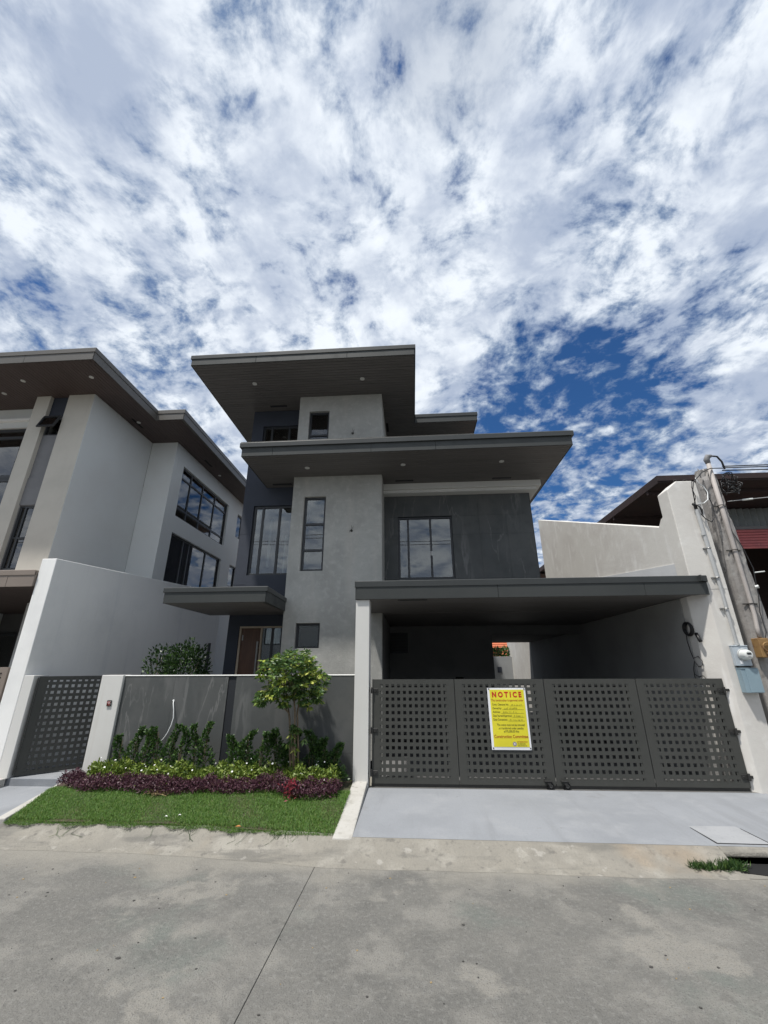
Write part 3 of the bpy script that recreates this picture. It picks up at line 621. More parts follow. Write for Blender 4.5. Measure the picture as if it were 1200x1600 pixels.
# ================================================================== FRONT WALL, POSTS, GATES
fw = thing('front_wall', (-3.3,8.1,.15), 'low garden wall clad in dark grey veined stone with a thin white coping', 'wall')
b = MB(); b.box(-5.40, -1.05, 8.05, 8.16, .10, 1.858); b.build('wall_core', M_navy_dark, fw)
for (a, c) in ((-5.398, -4.42), (-4.42, -3.405), (-3.255, -2.16), (-2.16, -1.052)):
    for (z0, z1) in ((.12, .62), (.62, 1.857)):
        MB().box(a+.0012, c-.0012, 8.03, 8.049, z0+.0012, z1-.0012).build('stone_panel', M_stone, fw)
MB().box(-3.402, -3.258, 8.044, 8.052, .12, 1.857).build('navy_strip', M_navy_dark, fw)
MB().box(-5.398, -1.05, 8.022, 8.17, 1.862, 1.880).build('coping', M_white, fw, bevel=.006)
p = MB(); p.box(-5.82, -5.402, 7.98, 8.22, .02, 1.884)
post = tag(p.build('gate_post', M_offwhite, bevel=.008), 'short white rendered post between the pedestrian gate and the stone wall', 'post')
bx = thing('doorbell_box', (-5.57,7.98,1.36), 'small open box with red wires set in the short white post', 'electrical box')
b = MB(); b.wall(fY, -5.605, -5.525, 1.355, 1.455, [(-5.595,-5.535,1.365,1.445)], 7.962, 7.984); b.build('box_rim', M_darkstone, bx)
MB().box(-5.596, -5.534, 7.975, 7.982, 1.364, 1.446).build('box_back', M_dkred, bx)
b = MB()
for k in range(4):
    x = -5.588+.014*k; b.tube([(x,7.975,1.37),(x+.012,7.955,1.40),(x-.008,7.952,1.42),(x+.01,7.97,1.44)], .0035, 5, k % 2)
b.build('wire', [M_red, M_wcable], bx)
p = MB(); p.box(-1.045, -.79, 7.87, 8.19, .02, 3.198)
p.build('tall_post', M_offwhite, bevel=.006)
tag(bpy.data.objects['tall_post'], 'tall slim white post carrying the left end of the carport roof', 'post')
wc = MB(); wc.tube([(-4.385,8.035,1.445),(-4.365,7.99,1.41),(-4.33,7.975,1.30),(-4.305,7.965,1.17),(-4.315,7.95,1.06),(-4.355,7.935,.93),(-4.41,7.93,.84),(-4.465,7.93,.79)], .008, 8)
wc.cyl((-4.385,8.02,1.445), 'Y', .018, .012, 12)
tag(wc.build('loose_cable', M_wcable, smooth=True), 'thin white cable hanging loose out of the dark stone wall', 'cable')

def gate_leaf(parent, x0, x1, z0, z1, y, ncol, nrow, zc0, pr):
    xc = (x0+x1)/2; m = MB(); hs = .0262; holes = []
    cols = [xc + (i-(ncol-1)/2)*.1015 for i in range(ncol)]; rows = [zc0 + j*pr for j in range(nrow)]
    us = cols; fn = fY
    # regular grid: build column bands of openings
    m.wall(fn, x0+.006, x1-.006, z0, z1, [(c-hs, c+hs, r-hs, r+hs) for c in cols for r in rows], y, y+.004)
    lf = m.build('gate_leaf', M_gate, parent)
    t = MB(); fx0, fx1 = cols[0]+.002, cols[-1]-.002; fz0, fz1 = rows[0]-.004, rows[-1]+.004
    t.wall(fn, x0+.02, x1-.02, z0+.01, z1-.005, [(fx0, fx1, fz0, fz1)], y+.0045, y+.044)
    t.build('leaf_frame', M_gate, lf)
    return lf
gate = thing('driveway_gate', (2.25,7.95,.15), 'wide folding charcoal driveway gate of four perforated steel leaves', 'gate')
GXS = [-.74, .71, 2.25, 3.80, 5.235]
for i, n in enumerate((12, 13, 13, 12)): gate_leaf(gate, GXS[i], GXS[i+1], .205, 1.80, 7.95, n, 14, .295, .1075)
b = MB(); b.box(-.74, 5.22, 7.965, 8.0, .158, .203); b.build('bottom_rail', M_gate_dk, gate)
b = MB(); b.box(-.785, 5.30, 7.90, 8.02, .150, .157); b.build('floor_track', M_steel, gate)
def gate_hinge(x, z, side):
    b = MB(); b.cyl((x, 7.925, z-.05), 'Z', .02, .10, 12); b.box(min(x, x+side*.10), max(x, x+side*.10), 7.935, 7.949, z-.032, z+.032)
    b.box(min(x, x-side*.09), max(x, x-side*.09), 7.915, 7.935, z-.02, z+.02); b.cyl((x+side*.07, 7.928, z), 'Y', .011, .01, 8)
    b.build('hinge', M_gate_dk, gate, bevel=.003, seg=1)
for z in (1.62, .99, .36): gate_hinge(-.735, z, 1)
for k, z in enumerate((1.62, 1.0, .36)): gate_hinge(5.205+.01*k, z, -1)
MB().tube([(-.765,7.90,.3),(-.765,7.90,1.64)], .012, 8).build('hinge_rod', M_steel, gate)
def caster(x):
    b = MB(); b.box(x-.06, x+.06, 7.885, 7.949, .268, .282); b.box(x-.03, x+.03, 7.90, 7.94, .246, .268)
    for s in (-.022, .022): b.prism([(x-.03,.255),(x+.03,.255),(x+.055,.195),(x+.015,.195)], 'Y', 7.915+s-.003, 7.915+s+.003)
    c = b.build('caster', M_gate_dk, gate, bevel=.002, seg=1)
    w = MB(); w.torus((x+.032, 7.915, .206), 'Y', .032, .017, 20, 8); w.cyl((x+.032, 7.901, .206), 'Y', .03, .028, 16, 1); w.build('wheel', [M_black, M_steel], c, smooth=True)
caster(2.12); caster(2.38)
dc = MB(); dc.tube([(3.95,8.07,.17),(4.3,8.02,.19),(4.6,8.05,.165),(4.9,8.01,.175),(5.05,8.06,.17)], .012, 6)
tag(dc.build('floor_hose', M_pvc2, smooth=True), 'thin pale hose lying under the right end of the driveway gate', 'hose')

pg = thing('pedestrian_gate', (0,0,0), 'narrow perforated charcoal gate standing ajar beside the high white wall', 'gate')
gate_leaf(pg, 0.0, 1.22, 0.0, 1.64, 0.0, 10, 15, .075, .1065)
b = MB(); b.box(-.02, .0, -.02, .03, .02, 1.62); b.build('gate_stile', M_gate, pg)
b = MB(); b.cyl((.02,-.03,.1), 'Y', .02, .03, 12); b.build('drop_bolt', M_gate_dk, pg)
pg.location = (-7.09, 8.02, .225); pg.rotation_euler = (0, 0, R(44))

# ---- notice banner tied on the gate
bn = thing('notice_banner', (1.595,7.94,.71), 'yellow notice tarpaulin with white border tied to the perforated driveway gate', 'notice')
BX0, BX1, BZ0, BZ1, BY = 1.272, 1.922, .708, 1.656, 7.938
def banner_sheet(x0, x1, z0, z1, y, th, name, mat):
    nx, nz = 14, 20; V = []; F = []
    def yy(x, z):
        u = (x-BX0)/(BX1-BX0); v = (z-BZ0)/(BZ1-BZ0); e = math.sin(math.pi*min(max(u,0),1))*math.sin(math.pi*min(max(v,0),1))
        return y - .012*e - .003*math.sin(9*v+2*u)*e - .004*math.sin(6*u+5*v)*e
    for j in range(nz+1):
        for i in range(nx+1):
            x = x0+(x1-x0)*i/nx; z = z0+(z1-z0)*j/nz; V.append((x, yy(x,z), z))
    n = len(V); V += [(a, b_+th, c) for a, b_, c in V]
    for j in range(nz):
        for i in range(nx):
            a = j*(nx+1)+i; F.append((a, a+1, a+nx+2, a+nx+1)); F.append((n+a, n+a+nx+1, n+a+nx+2, n+a+1))
    for i in range(nx): F.append((i, n+i, n+i+1, i+1)); a = nz*(nx+1)+i; F.append((a, a+1, n+a+1, n+a))
    for j in range(nz): a = j*(nx+1); F.append((a, a+nx+1, n+a+nx+1, n+a)); c = a+nx; F.append((c, n+c, n+c+nx+1, c+nx+1))
    return MB().add(V, F).build(name, mat, bn, smooth=False), yy
_, yb_ = banner_sheet(BX0, BX1, BZ0, BZ1, BY, .004, 'border_sheet', M_tarpw)
_, yf_ = banner_sheet(BX0+.038, BX1-.030, BZ0+.045, BZ1-.028, BY-.003, .002, 'print_area', M_yellow)
DG = None
def lettering(body, u, v, size, mat, width=None, align='CENTER', bold=0.0, name='lettering', spacing=1.0):
    """flat print: text curve turned to mesh, laid on the sheet (u right, v down, both 0..1)"""
    c = bpy.data.curves.new(name, 'FONT'); c.body = body; c.size = 1; c.align_x = 'LEFT'; c.offset = bold; c.space_character = spacing; c.resolution_u = 3
    t = bpy.data.objects.new(name, c); COL.objects.link(t); dg = bpy.context.evaluated_depsgraph_get()
    me = bpy.data.meshes.new_from_object(t.evaluated_get(dg)); bpy.data.objects.remove(t); bpy.data.curves.remove(c)
    n = len(me.vertices); co = np.zeros(n*3, np.float32); me.vertices.foreach_get('co', co); co = co.reshape(-1, 3)
    w = co[:,0].max()-co[:,0].min(); sx = (width/w) if width else size; x0 = BX0+(BX1-BX0)*u - (w*sx/2 if align == 'CENTER' else 0); z0 = BZ1-(BZ1-BZ0)*v
    out = np.zeros_like(co); out[:,0] = x0+(co[:,0]-co[:,0].min())*sx; out[:,2] = z0+co[:,1]*size
    out[:,1] = [yf_(x, z)-.0016 for x, z in zip(out[:,0], out[:,2])]
    ori = np.array([x0, BY-.02, z0]); me.vertices.foreach_set('co', (out-ori).ravel()); me.materials.clear(); me.materials.append(mat); me.update()
    me.polygons.foreach_set('use_smooth', [False]*len(me.polygons))
    o = bpy.data.objects.new(name, me); COL.objects.link(o); place(o, ori, bn); return o
lettering('NOTICE', .5, .152, .115, M_red, .50, bold=.045, spacing=1.55)
lettering('This construction is approved under', .50, .222, .050, M_dkred, .545, bold=.006)
rows_ = [('Const. Clearance No.:', .290, .28), ('Owned by:', .352, .15), ('Address:', .412, .125), ('Date Started/Approved:', .474, .31), ('Date Completion:', .536, .235)]
for s, v, wd in rows_:
    lettering(s, .10, v, .046, M_ink, wd, 'LEFT', bold=.004)
    x0 = BX0+.10*(BX1-BX0)+wd+.012; x1 = BX1-.065; z = BZ1-(BZ1-BZ0)*v-.008
    l = MB(); xs_ = np.linspace(x0, x1, 8)
    V = []; F = []
    for x in xs_: V += [(x, yf_(x,z)-.0014, z), (x, yf_(x,z)-.0014, z+.0032)]
    for i in range(7): F.append((2*i, 2*i+2, 2*i+3, 2*i+1))
    l.add(V, F); l.build('ruled_line', M_ink, bn)
    hw = MB(); r_ = random.Random(int(v*1000)); x = x0+.03; pts = []
    while x < min(x1-.03, x0+.25):     # handwriting: short pen strokes above the rule
        k = r_.choice([0, 1, 2, 3]); hgt = r_.uniform(.014, .026); zb = z+.010
        for (ax, az, bx_, bz) in {0: [(0,0,.004,1), (.004,1,.010,0)], 1: [(0,0,0,1), (0,1,.009,.7), (.009,.7,.001,.45)], 2: [(0,.1,.009,0), (.009,0,.009,.5), (0,.5,.009,.5)], 3: [(.004,0,.005,1)]}[k]:
            xa, za, xb, zb2 = x+ax, zb+az*hgt, x+bx_, zb+bz*hgt; yy = yf_(x, zb)-.0015
            dx, dz = xb-xa, zb2-za; ll = math.hypot(dx, dz) or 1; ox, oz = -dz/ll*.0013, dx/ll*.0013
            hw.add([(xa-ox,yy,za-oz),(xb-ox,yy,zb2-oz),(xb+ox,yy,zb2+oz),(xa+ox,yy,za+oz)], [(0,1,2,3)])
        x += r_.choice([.013, .014, .015, .034])
    hw.build('handwriting', M_ink, bn)
lettering('This notice must not be removed', .53, .622, .050, M_ink, .46, bold=.004)
lettering('or transferred under penalty', .53, .675, .050, M_ink, .41, bold=.004)
lettering('of P5,000.00 fine', .53, .726, .050, M_ink, .25, bold=.004)
lettering('Construction Committee', .51, .812, .066, M_dkred, .555, bold=.012)
lettering('BF FEDERATION', .655, .882, .026, M_dkred, .165, 'LEFT', bold=.012)
lettering('OF HOMEOWNERS', .655, .912, .023, M_ink, .13, 'LEFT', bold=.008)
lettering('ASSOCIATIONS, INC.', .655, .940, .023, M_ink, .155, 'LEFT', bold=.008)
def disc(u, v, r0, r1, mat, name, off):
    x0 = BX0+(BX1-BX0)*u; z0 = BZ1-(BZ1-BZ0)*v; V = []; F = []; n = 28
    for i in range(n):
        a = 2*math.pi*i/n
        for r in (r0, r1): x, z = x0+r*math.cos(a), z0+r*math.sin(a); V.append((x, yf_(x,z)-off, z))
    for i in range(n): j = (i+1) % n; F.append((2*i, 2*i+1, 2*j+1, 2*j))
    MB().add(V, F).build(name, mat, bn)
disc(.585, .905, .001, .033, M_emb, 'emblem', .0014); disc(.585, .905, .025, .028, M_tarpw, 'emblem', .0018); disc(.585, .905, .001, .013, M_tarpw, 'emblem', .0018)
for (x, z) in ((BX0+.028, BZ1-.016), (BX1-.020, BZ1-.016), (BX0+.026, BZ0+.026), (BX1-.018, BZ0+.026)):
    e = MB(); e.torus((x, BY-.003, z), 'Y', .008, .003, 14, 6); e.cyl((x, BY-.004, z), 'Y', .007, .003, 10); e.build('eyelet', M_gate_dk, bn)

# ================================================================== BOUNDARY WALLS
lw = thing('boundary_wall', (-7.5,8,0), 'high smooth white boundary wall on the left rising slightly towards the back', 'wall')
b = MB(); b.prism([(7.95,.0),(7.95,4.15),(15.8,4.73),(15.8,.0)], 'X', -7.66, -7.34); b.build('wall_body', M_white, lw, bevel=.012)
b = MB(); b.box(-7.338, -7.14, 7.955, 8.3, .2, 1.884); b.build('gate_pier', M_offwhite, lw, bevel=.008)
rw = thing('boundary_wall', (5.3,8,0), 'tall pale rough cement boundary wall right of the carport with a front pier', 'wall')
b = MB(); b.prism([(8.15,.0),(8.15,4.86),(8.33,4.80),(8.45,4.68),(15.95,7.48),(16.0,4.2),(24,4.2),(24,.0)], 'X', 5.12, 5.33); b.build('wall_body', M_bwall, rw, bevel=.012)
b = MB(); b.prism([(5.32,7.872),(5.70,7.872),(5.70,8.30),(5.10,8.30),(5.10,8.12)], 'Z', .0, 3.30); b.build('pier_base', M_bwall, rw, bevel=.012)
b = MB(); b.prism([(5.09,3.29),(5.70,3.29),(5.68,5.40),(5.60,5.445),(5.31,5.445),(5.10,5.27)], 'Y', 7.868, 8.22); b.build('pier', M_bwall, rw, bevel=.015)
b = MB(); b.prism([(8.22,3.5),(8.22,3.85),(11.25,4.225),(14.2,4.58),(14.2,3.5)], 'X', 5.105, 5.123); b.build('paint_band', M_bwall_lo, rw)
b = MB(); b.tube([(5.36,8.0,5.44),(5.36,8.0,5.52),(5.40,7.99,5.54),(5.42,7.99,5.46)], .006, 6); b.tube([(5.45,7.95,5.45),(5.52,7.93,5.50),(5.60,7.92,5.45),(5.66,7.90,5.40)], .005, 6)
b.build('rebar_stub', M_darkstone, rw)
b = MB(); b.box(5.100, 5.119, 8.35, 19.3, .151, 3.19); b.build('inner_shade_sheet', M_wall_shade, rw)  # darker sheet: the carport's shade put into the colour of the wall
cl = thing('cable_coil', (5.08,8.16,1.8), 'black cable coiled and hung on the carport side wall', 'cable')
b = MB()
for k in range(5): b.torus((5.085-.008*k, 8.24+.006*k, 2.63+.004*k), 'X', .105+.006*(k % 3), .012, 24, 6)
b.tube([(5.08,8.08,2.55),(5.08,8.03,2.45),(5.09,8.02,2.40)], .03, 8)
b.build('coil', M_cable, cl, smooth=True)
b = MB(); b.tube([(5.07,8.34,2.60),(5.09,8.40,2.45),(5.09,8.38,2.25),(5.08,8.32,2.12),(5.07,8.28,2.14),(5.08,8.18,2.16),(5.08,8.10,2.08),(5.08,8.14,2.0),(5.08,8.24,1.99),(5.08,8.32,2.08),(5.08,8.40,1.95),(5.08,8.42,1.82),(5.08,8.36,1.70)], .006, 6)
b.tube([(5.08,8.40,1.86),(5.08,8.30,1.82),(5.08,8.18,1.84),(5.08,8.10,1.78),(5.08,8.13,1.66)], .006, 6); b.build('loose_end', M_cable, cl, smooth=True)
# electric meter with its riser pipe
em = thing('electric_meter', (5.55,7.8,1.55), 'round electric meter on a grey plate above a blue grey box on the cement pier', 'meter')
b = MB(); b.box(5.43, 5.685, 7.80, 7.866, 2.0, 2.315); b.box(5.425, 5.69, 7.793, 7.866, 2.315, 2.328); b.build('meter_base', M_meterbase, em, bevel=.006)
b = MB(); b.torus((5.578, 7.79, 2.175), 'Y', .088, .012, 26, 8); b.build('meter_ring', M_pvc, em, smooth=True)
b = MB(); b.tube([(5.578,7.80,2.175),(5.578,7.70,2.175),(5.578,7.672,2.175),(5.578,7.66,2.175)], [.082,.080,.070,.05], 24); mt = b.build('meter_dome', M_meterdome, em, smooth=False, bevel=.004)
MB().box(5.545, 5.612, 7.656, 7.6605, 2.175, 2.205).build('display', M_frame, mt); MB().box(5.55, 5.60, 7.656, 7.6605, 2.135, 2.148).build('number_strip', M_ngrey, mt)
MB().box(5.50, 5.545, 7.796, 7.7995, 2.03, 2.085).build('white_sticker', M_tarpw, em)
b = MB(); b.box(5.46, 5.66, 7.815, 7.86, 1.968, 2.0); b.build('gap_bracket', M_darkstone, em)
b = MB(); b.box(5.435, 5.70, 7.745, 7.866, 1.585, 1.955); b.box(5.43, 5.706, 7.735, 7.866, 1.955, 1.967); b.box(5.50, 5.704, 7.733, 7.745, 1.59, 1.95); b.build('breaker_box', M_meterbox, em, bevel=.005)
b = MB(); b.tube([(5.545,7.83,2.33),(5.545,7.83,3.52)], .024, 12); b.tube([(5.545,7.83,3.52),(5.52,7.83,4.82)], .032, 12); b.cyl((5.545,7.83,2.328), 'Z', .045, .03, 14); b.cyl((5.545,7.83,3.49), 'Z', .034, .07, 12); b.cyl((5.52,7.83,4.30), 'Z', .037, .05, 12)
b.build('riser_pipe', M_pvc, em, smooth=False)
for z in (2.95, 3.50, 4.05):
    b = MB(); b.torus((5.54,7.83,z), 'Z', .036, .007, 16, 6); b.box(5.455, 5.51, 7.845, 7.866, z-.012, z+.012); b.cyl((5.465,7.835,z), 'Y', .014, .03, 10); b.build('pipe_clip', M_steel, em)
b = MB(); b.tube([(5.52,7.83,4.82),(5.51,7.82,4.90),(5.47,7.80,4.93)], .03, 10); b.tube([(5.50,7.80,4.95),(5.54,7.78,5.06),(5.50,7.76,5.25),(5.55,7.78,5.40)], .007, 6)
for k in range(3): b.tube([(5.50,7.80,4.93),(5.55+.02*k,7.77,4.86-.03*k),(5.57,7.78,4.70)], .008, 6)
b.build('cable_tail', M_cable, em, smooth=True)

# ---- concrete service pole
pl = thing('utility_pole', (6.3,8.25,0), 'weathered concrete pole with a chipped top beside the cement pier', 'utility pole')
V = []; F = []; nseg = 60; ns = 24
for i in range(nseg+1):
    z = 5.82*i/nseg; t = z/5.82; hw = .140+.13*(1-t); hd = .145+.09*(1-t); cx = 5.985+hw; cy = 8.05+hd
    for k in range(ns):
        a = 2*math.pi*k/ns; ca, sa_ = math.cos(a), math.sin(a); n_ = 5.0; g = (abs(ca)**n_+abs(sa_)**n_)**(-1/n_)
        chip = 0.0
        if z > 3.2 and sa_ < .2: chip = .045*max(0, math.sin(z*8.3+k*1.9)*math.sin(z*3.1+k*.7)-.25)*(z-3.0)/2.0
        if i >= nseg-2: chip += .035*random.random()
        V.append((cx+(hw-chip)*ca*g+random.uniform(-.0025,.0025), cy+(hd-chip)*sa_*g+random.uniform(-.0025,.0025), z+(random.uniform(-.07,.03) if i == nseg else 0)))
for i in range(nseg):
    for k in range(ns): F.append((i*ns+k, i*ns+(k+1) % ns, (i+1)*ns+(k+1) % ns, (i+1)*ns+k))
F.append(tuple(range(nseg*ns, nseg*ns+ns)))
MB().add(V, F).build('pole_shaft', M_pole, pl, smooth=False)
b = MB(); b.tube([(6.03,7.93,2.46),(6.05,7.95,2.62),(6.10,7.985,2.85),(6.115,8.0,3.2),(6.125,8.005,4.5),(6.13,8.005,5.9)], [.034,.034,.034,.034,.040,.040], 12); b.build('conduit', M_pvc2, pl, smooth=True)
b = MB(); b.tube([(6.13,8.005,5.88),(6.12,8.005,5.96),(6.15,7.99,6.03),(6.21,7.97,6.03)], [.045,.055,.055,.03], 12); b.build('weatherhead', M_ngrey, pl, smooth=True)
for z in (3.05, 4.05, 4.95):
    t = z/5.82; b = MB(); b.torus((6.115, 8.0, z), 'Z', .048, .008, 16, 6); b.box(6.0, 6.25, 8.035, 8.05, z-.012, z+.012); b.build('strap', M_darkstone, pl)
b = MB(); b.box(5.95, 6.12, 7.88, 8.04, 2.13, 2.45); rb = b.build('junction_box', M_rust, pl, bevel=.01); MB().torus((6.06,7.855,2.30), 'Y', .075, .012, 20, 6).build('meter_socket', M_rust, rb); MB().box(6.03,6.08,7.845,7.858,2.15,2.20).build('white_tag', M_tarpw, rb)
b = MB(); b.tube([(6.20,7.97,6.03),(6.30,7.95,6.0),(6.36,7.95,5.88),(6.38,7.96,5.72)], .018, 8)
rr_ = random.Random(3)
for k in range(13):
    cx, cz, ra = 6.40+rr_.uniform(-.08,.14), 5.45+rr_.uniform(-.18,.14), rr_.uniform(.05,.13)
    pts = [(cx+ra*math.cos(a+k)*1.1, 8.02+.04*math.sin(3*a+k), cz+ra*math.sin(a+k)) for a in np.linspace(0, rr_.uniform(3.2,5.8), 16)]; b.tube(pts, .009, 6)
b.build('cable_tangle', M_cable, pl, smooth=True)
b = MB(); b.tube([(6.36,8.04,3.62),(6.52,7.99,3.63)], .012, 6); b.tube([(6.30,8.03,3.35),(6.34,8.0,3.36)], .03, 8); b.build('wire_clip', M_meterdome, pl)
b = MB(); b.tube([(6.18,8.03,4.5),(6.30,8.03,4.1),(6.36,8.02,3.7),(6.30,8.02,3.2),(6.22,8.0,2.9),(6.20,7.98,2.55),(6.12,7.93,2.44)], .008, 6); b.build('drop_cable', M_cable, pl, smooth=True)
def sag(p0, p1, s, n=14): p0, p1 = Vector(p0), Vector(p1); return [p0.lerp(p1, i/n) - Vector((0,0,s*4*(i/n)*(1-i/n))) for i in range(n+1)]
for k, (dz, dy) in enumerate(((.0,.0), (.07,.02), (-.06,.05))):
    tag(MB().tube(sag((6.38,7.98+dy,5.76+dz*.6), (20,8.6+dy,6.35+dz*2), .10), .011, 6).build('service_wire', M_cable, smooth=True), ('middle', 'highest', 'lowest')[k]+' of the three black wires running right from the weathered pole top', 'cable', 'wires leaving the pole top')
sw = thing('span_wire', (9,8.4,5.3), 'thin pale wire with a white insulator running right from below the pole top', 'cable')
b = MB(); b.tube(sag((6.30,8.04,5.05), (18,9.0,6.4), .02), .007, 6); b.build('wire', M_pvc, sw); b = MB(); b.tube([(6.62,8.07,5.085),(6.82,8.085,5.108)], .018, 8); b.build('insulator', M_meterdome, sw)
lp = MB(); lp.tube([(5.51,7.80,4.93),(5.50,7.76,5.18),(5.56,7.76,5.36),(5.75,7.86,5.52),(5.92,7.96,5.66),(6.1,7.95,5.74),(6.38,7.96,5.74)], .010, 6)
lp.tube([(5.56,7.80,4.72),(5.66,7.86,4.64),(5.82,7.95,4.60),(5.92,7.96,4.72),(5.94,7.96,4.95),(5.88,7.95,5.2),(5.90,7.96,5.5)], .009, 6)
tag(lp.build('jumper_cable', M_cable, smooth=True), 'black cable looping from the cement pier across to the pole top', 'cable')
wl = MB(); wl.tube([(5.55,7.80,4.93),(5.70,7.84,4.95),(5.84,7.9,5.05),(5.90,7.94,5.22),(5.86,7.95,5.36),(5.78,7.93,5.40),(5.72,7.9,5.52)], .009, 6)
tag(wl.build('white_jumper', M_wcable, smooth=True), 'white cable looping between the cement pier and the pole', 'cable')
for k in range(2): tag(MB().tube(sag((-40,-2.4-.5*k,9.6+.35*k), (40,-2.4-.5*k,9.6+.35*k), .6, 30), .018, 6).build('street_wire', M_cable), ('lower', 'higher')[k]+' of two black street wires strung above the road behind the camera', 'cable', 'wires above the road')

# ================================================================== LEFT NEIGHBOUR
nb = thing('neighbour_house', (-11,12,0), 'pale grey and tan neighbouring house with a deep brown soffit at the left edge', 'house')
ZS = 9.86
# side walls with openings, step wall
b = MB(); b.wall(fX, 10.003, 12.98, .1, ZS+.02, [], -9.48, -9.7); b.wall(fY, -9.48, -8.50, .1, ZS+.02, [], 12.98, 13.2)
b.wall(fX, 13.2, 20.0, .1, ZS+.02, [(13.64,17.74,7.21,9.20), (13.64,17.70,4.40,6.58), (18.83,19.6,8.0,9.18), (18.63,19.4,5.55,6.57)], -8.50, -8.72)
tag(b.build('side_wall', M_nside, nb, bevel=.008), 'pale grey rendered side wall')
window(nb, 'X', -8.58, 13.64, 17.74, 7.21, 9.20, cols=(14.45, 15.42, 16.53), rows=(7.58, 8.77), fw=.07, out=1, glass=M_glass_n)
window(nb, 'X', -8.58, 13.64, 17.70, 4.40, 6.58, cols=(14.62, 15.05, 16.40), fw=.07, out=1, glass=M_glass_n)
window(nb, 'X', -8.56, 18.83, 19.6, 8.0, 9.18, fw=.07, out=1, glass=M_glass_n)
window(nb, 'X', -8.56, 18.63, 19.4, 5.55, 6.57, fw=.07, out=1, glass=M_glass_n)
b = MB()     # zigzag stair seen through the lower side window
pr = []
for k in range(7): pr += [(13.75+.24*k, 6.45-.20*k), (13.75+.24*(k+1), 6.45-.20*k)]
pr += [(13.75+.24*7, 6.45-1.52), (13.75, 6.45-.22)]
b.prism(pr, 'X', -9.25, -8.95); b.build('stair_flight', M_white, nb)
b = MB(); b.box(-8.95,-8.91, 16.5, 17.6, 4.2, 6.5); b.build('pale_curtain', M_ngrey, nb)
b = MB(); b.box(-12.5, -12.3, 10.85, 20, .1, ZS); b.box(-12.3, -8.72, 13.3, 20, 6.8, 7.0); b.box(-12.3, -8.72, 10.85, 20, 3.6, 3.9); b.box(-12.4, -8.72, 20, 20.2, .1, ZS); b.build('inner_wall', M_nside, nb)
# front: tan piers, dark slit strip, recessed glazed bay
for (x0, x1) in ((-10.31, -9.486), (-11.35, -10.89)):
    MB().box(x0, x1, 9.998, 10.25, 3.9, ZS+.02).build('tan_pier', M_tan, nb, bevel=.004)
b = MB(); b.wall(fY, -10.889, -10.311, 3.9, ZS+.02, [(-10.87,-10.33,8.54,9.13), (-10.87,-10.33,4.46,6.27)], 10.12, 10.25); b.build('slit_wall', M_ngrey, nb)
MB().box(-10.886, -10.314, 10.105, 10.119, 9.14, ZS).build('navy_panel', M_navy, nb); MB().box(-10.886, -10.314, 10.095, 10.119, 6.29, 7.13).build('grey_panel', M_ngrey, nb)
window(nb, 'Y', 10.14, -10.87, -10.33, 4.46, 6.27, cols=(-10.70,), rows=(5.34,), fw=.05, glass=M_glass_n)
wf = MB(); wf.wall(fY, -10.87, -10.33, 8.54, 9.13, [(-10.83,-10.37,8.58,9.09)], 10.14, 10.2); wf_o = wf.build('awning_frame', M_frame, nb)
# top hung sash tilted open
a = R(19); sa = MB(); L_ = .47
def tl(x, s, n): return (x, 9.99 - math.sin(a)*s - math.cos(a)*n, 9.10 - math.cos(a)*s + math.sin(a)*n)
for (x0, x1, s0, s1) in ((-10.87,-10.82,0,L_), (-10.38,-10.33,0,L_), (-10.82,-10.38,0,.05), (-10.82,-10.38,L_-.05,L_)):
    q = [tl(x0,s0,0), tl(x1,s0,0), tl(x1,s1,0), tl(x0,s1,0), tl(x0,s0,.04), tl(x1,s0,.04), tl(x1,s1,.04), tl(x0,s1,.04)]
    sa.add(q, [(0,1,2,3),(4,7,6,5),(0,4,5,1),(1,5,6,2),(2,6,7,3),(3,7,4,0)])
sa_o = sa.build('open_sash', M_frame, nb)
q = [tl(-10.82,.05,.015), tl(-10.38,.05,.015), tl(-10.38,L_-.05,.015), tl(-10.82,L_-.05,.015)]; q += [(x, y, z+.008) for x, y, z in q]
MB().add(q, [(0,1,2,3),(4,7,6,5),(0,4,5,1),(1,5,6,2),(2,6,7,3),(3,7,4,0)]).build('pane', M_glass_n, sa_o)
b = MB(); b.wall(fY, -16.0, -11.351, 3.9, ZS+.02, [(-14.5,-12.02,4.3,9.17)], 10.60, 10.8); b.build('bay_wall', M_nside, nb)
MB().box(-16.0, -11.352, 10.50, 10.60, 9.385, 9.465).build('white_ledge', M_white, nb, bevel=.005)
window(nb, 'Y', 10.66, -14.5, -12.02, 7.44, 9.17, cols=(-13.2,), rows=(8.85,), fw=.10, glass=M_glass_n); window(nb, 'Y', 10.66, -14.5, -12.02, 4.3, 7.38, cols=(-13.2,), rows=(6.2,), fw=.06, glass=M_glass_n)
MB().box(-14.5, -12.02, 10.66, 10.76, 7.385, 7.435).build('transom_beam', M_frame, nb)
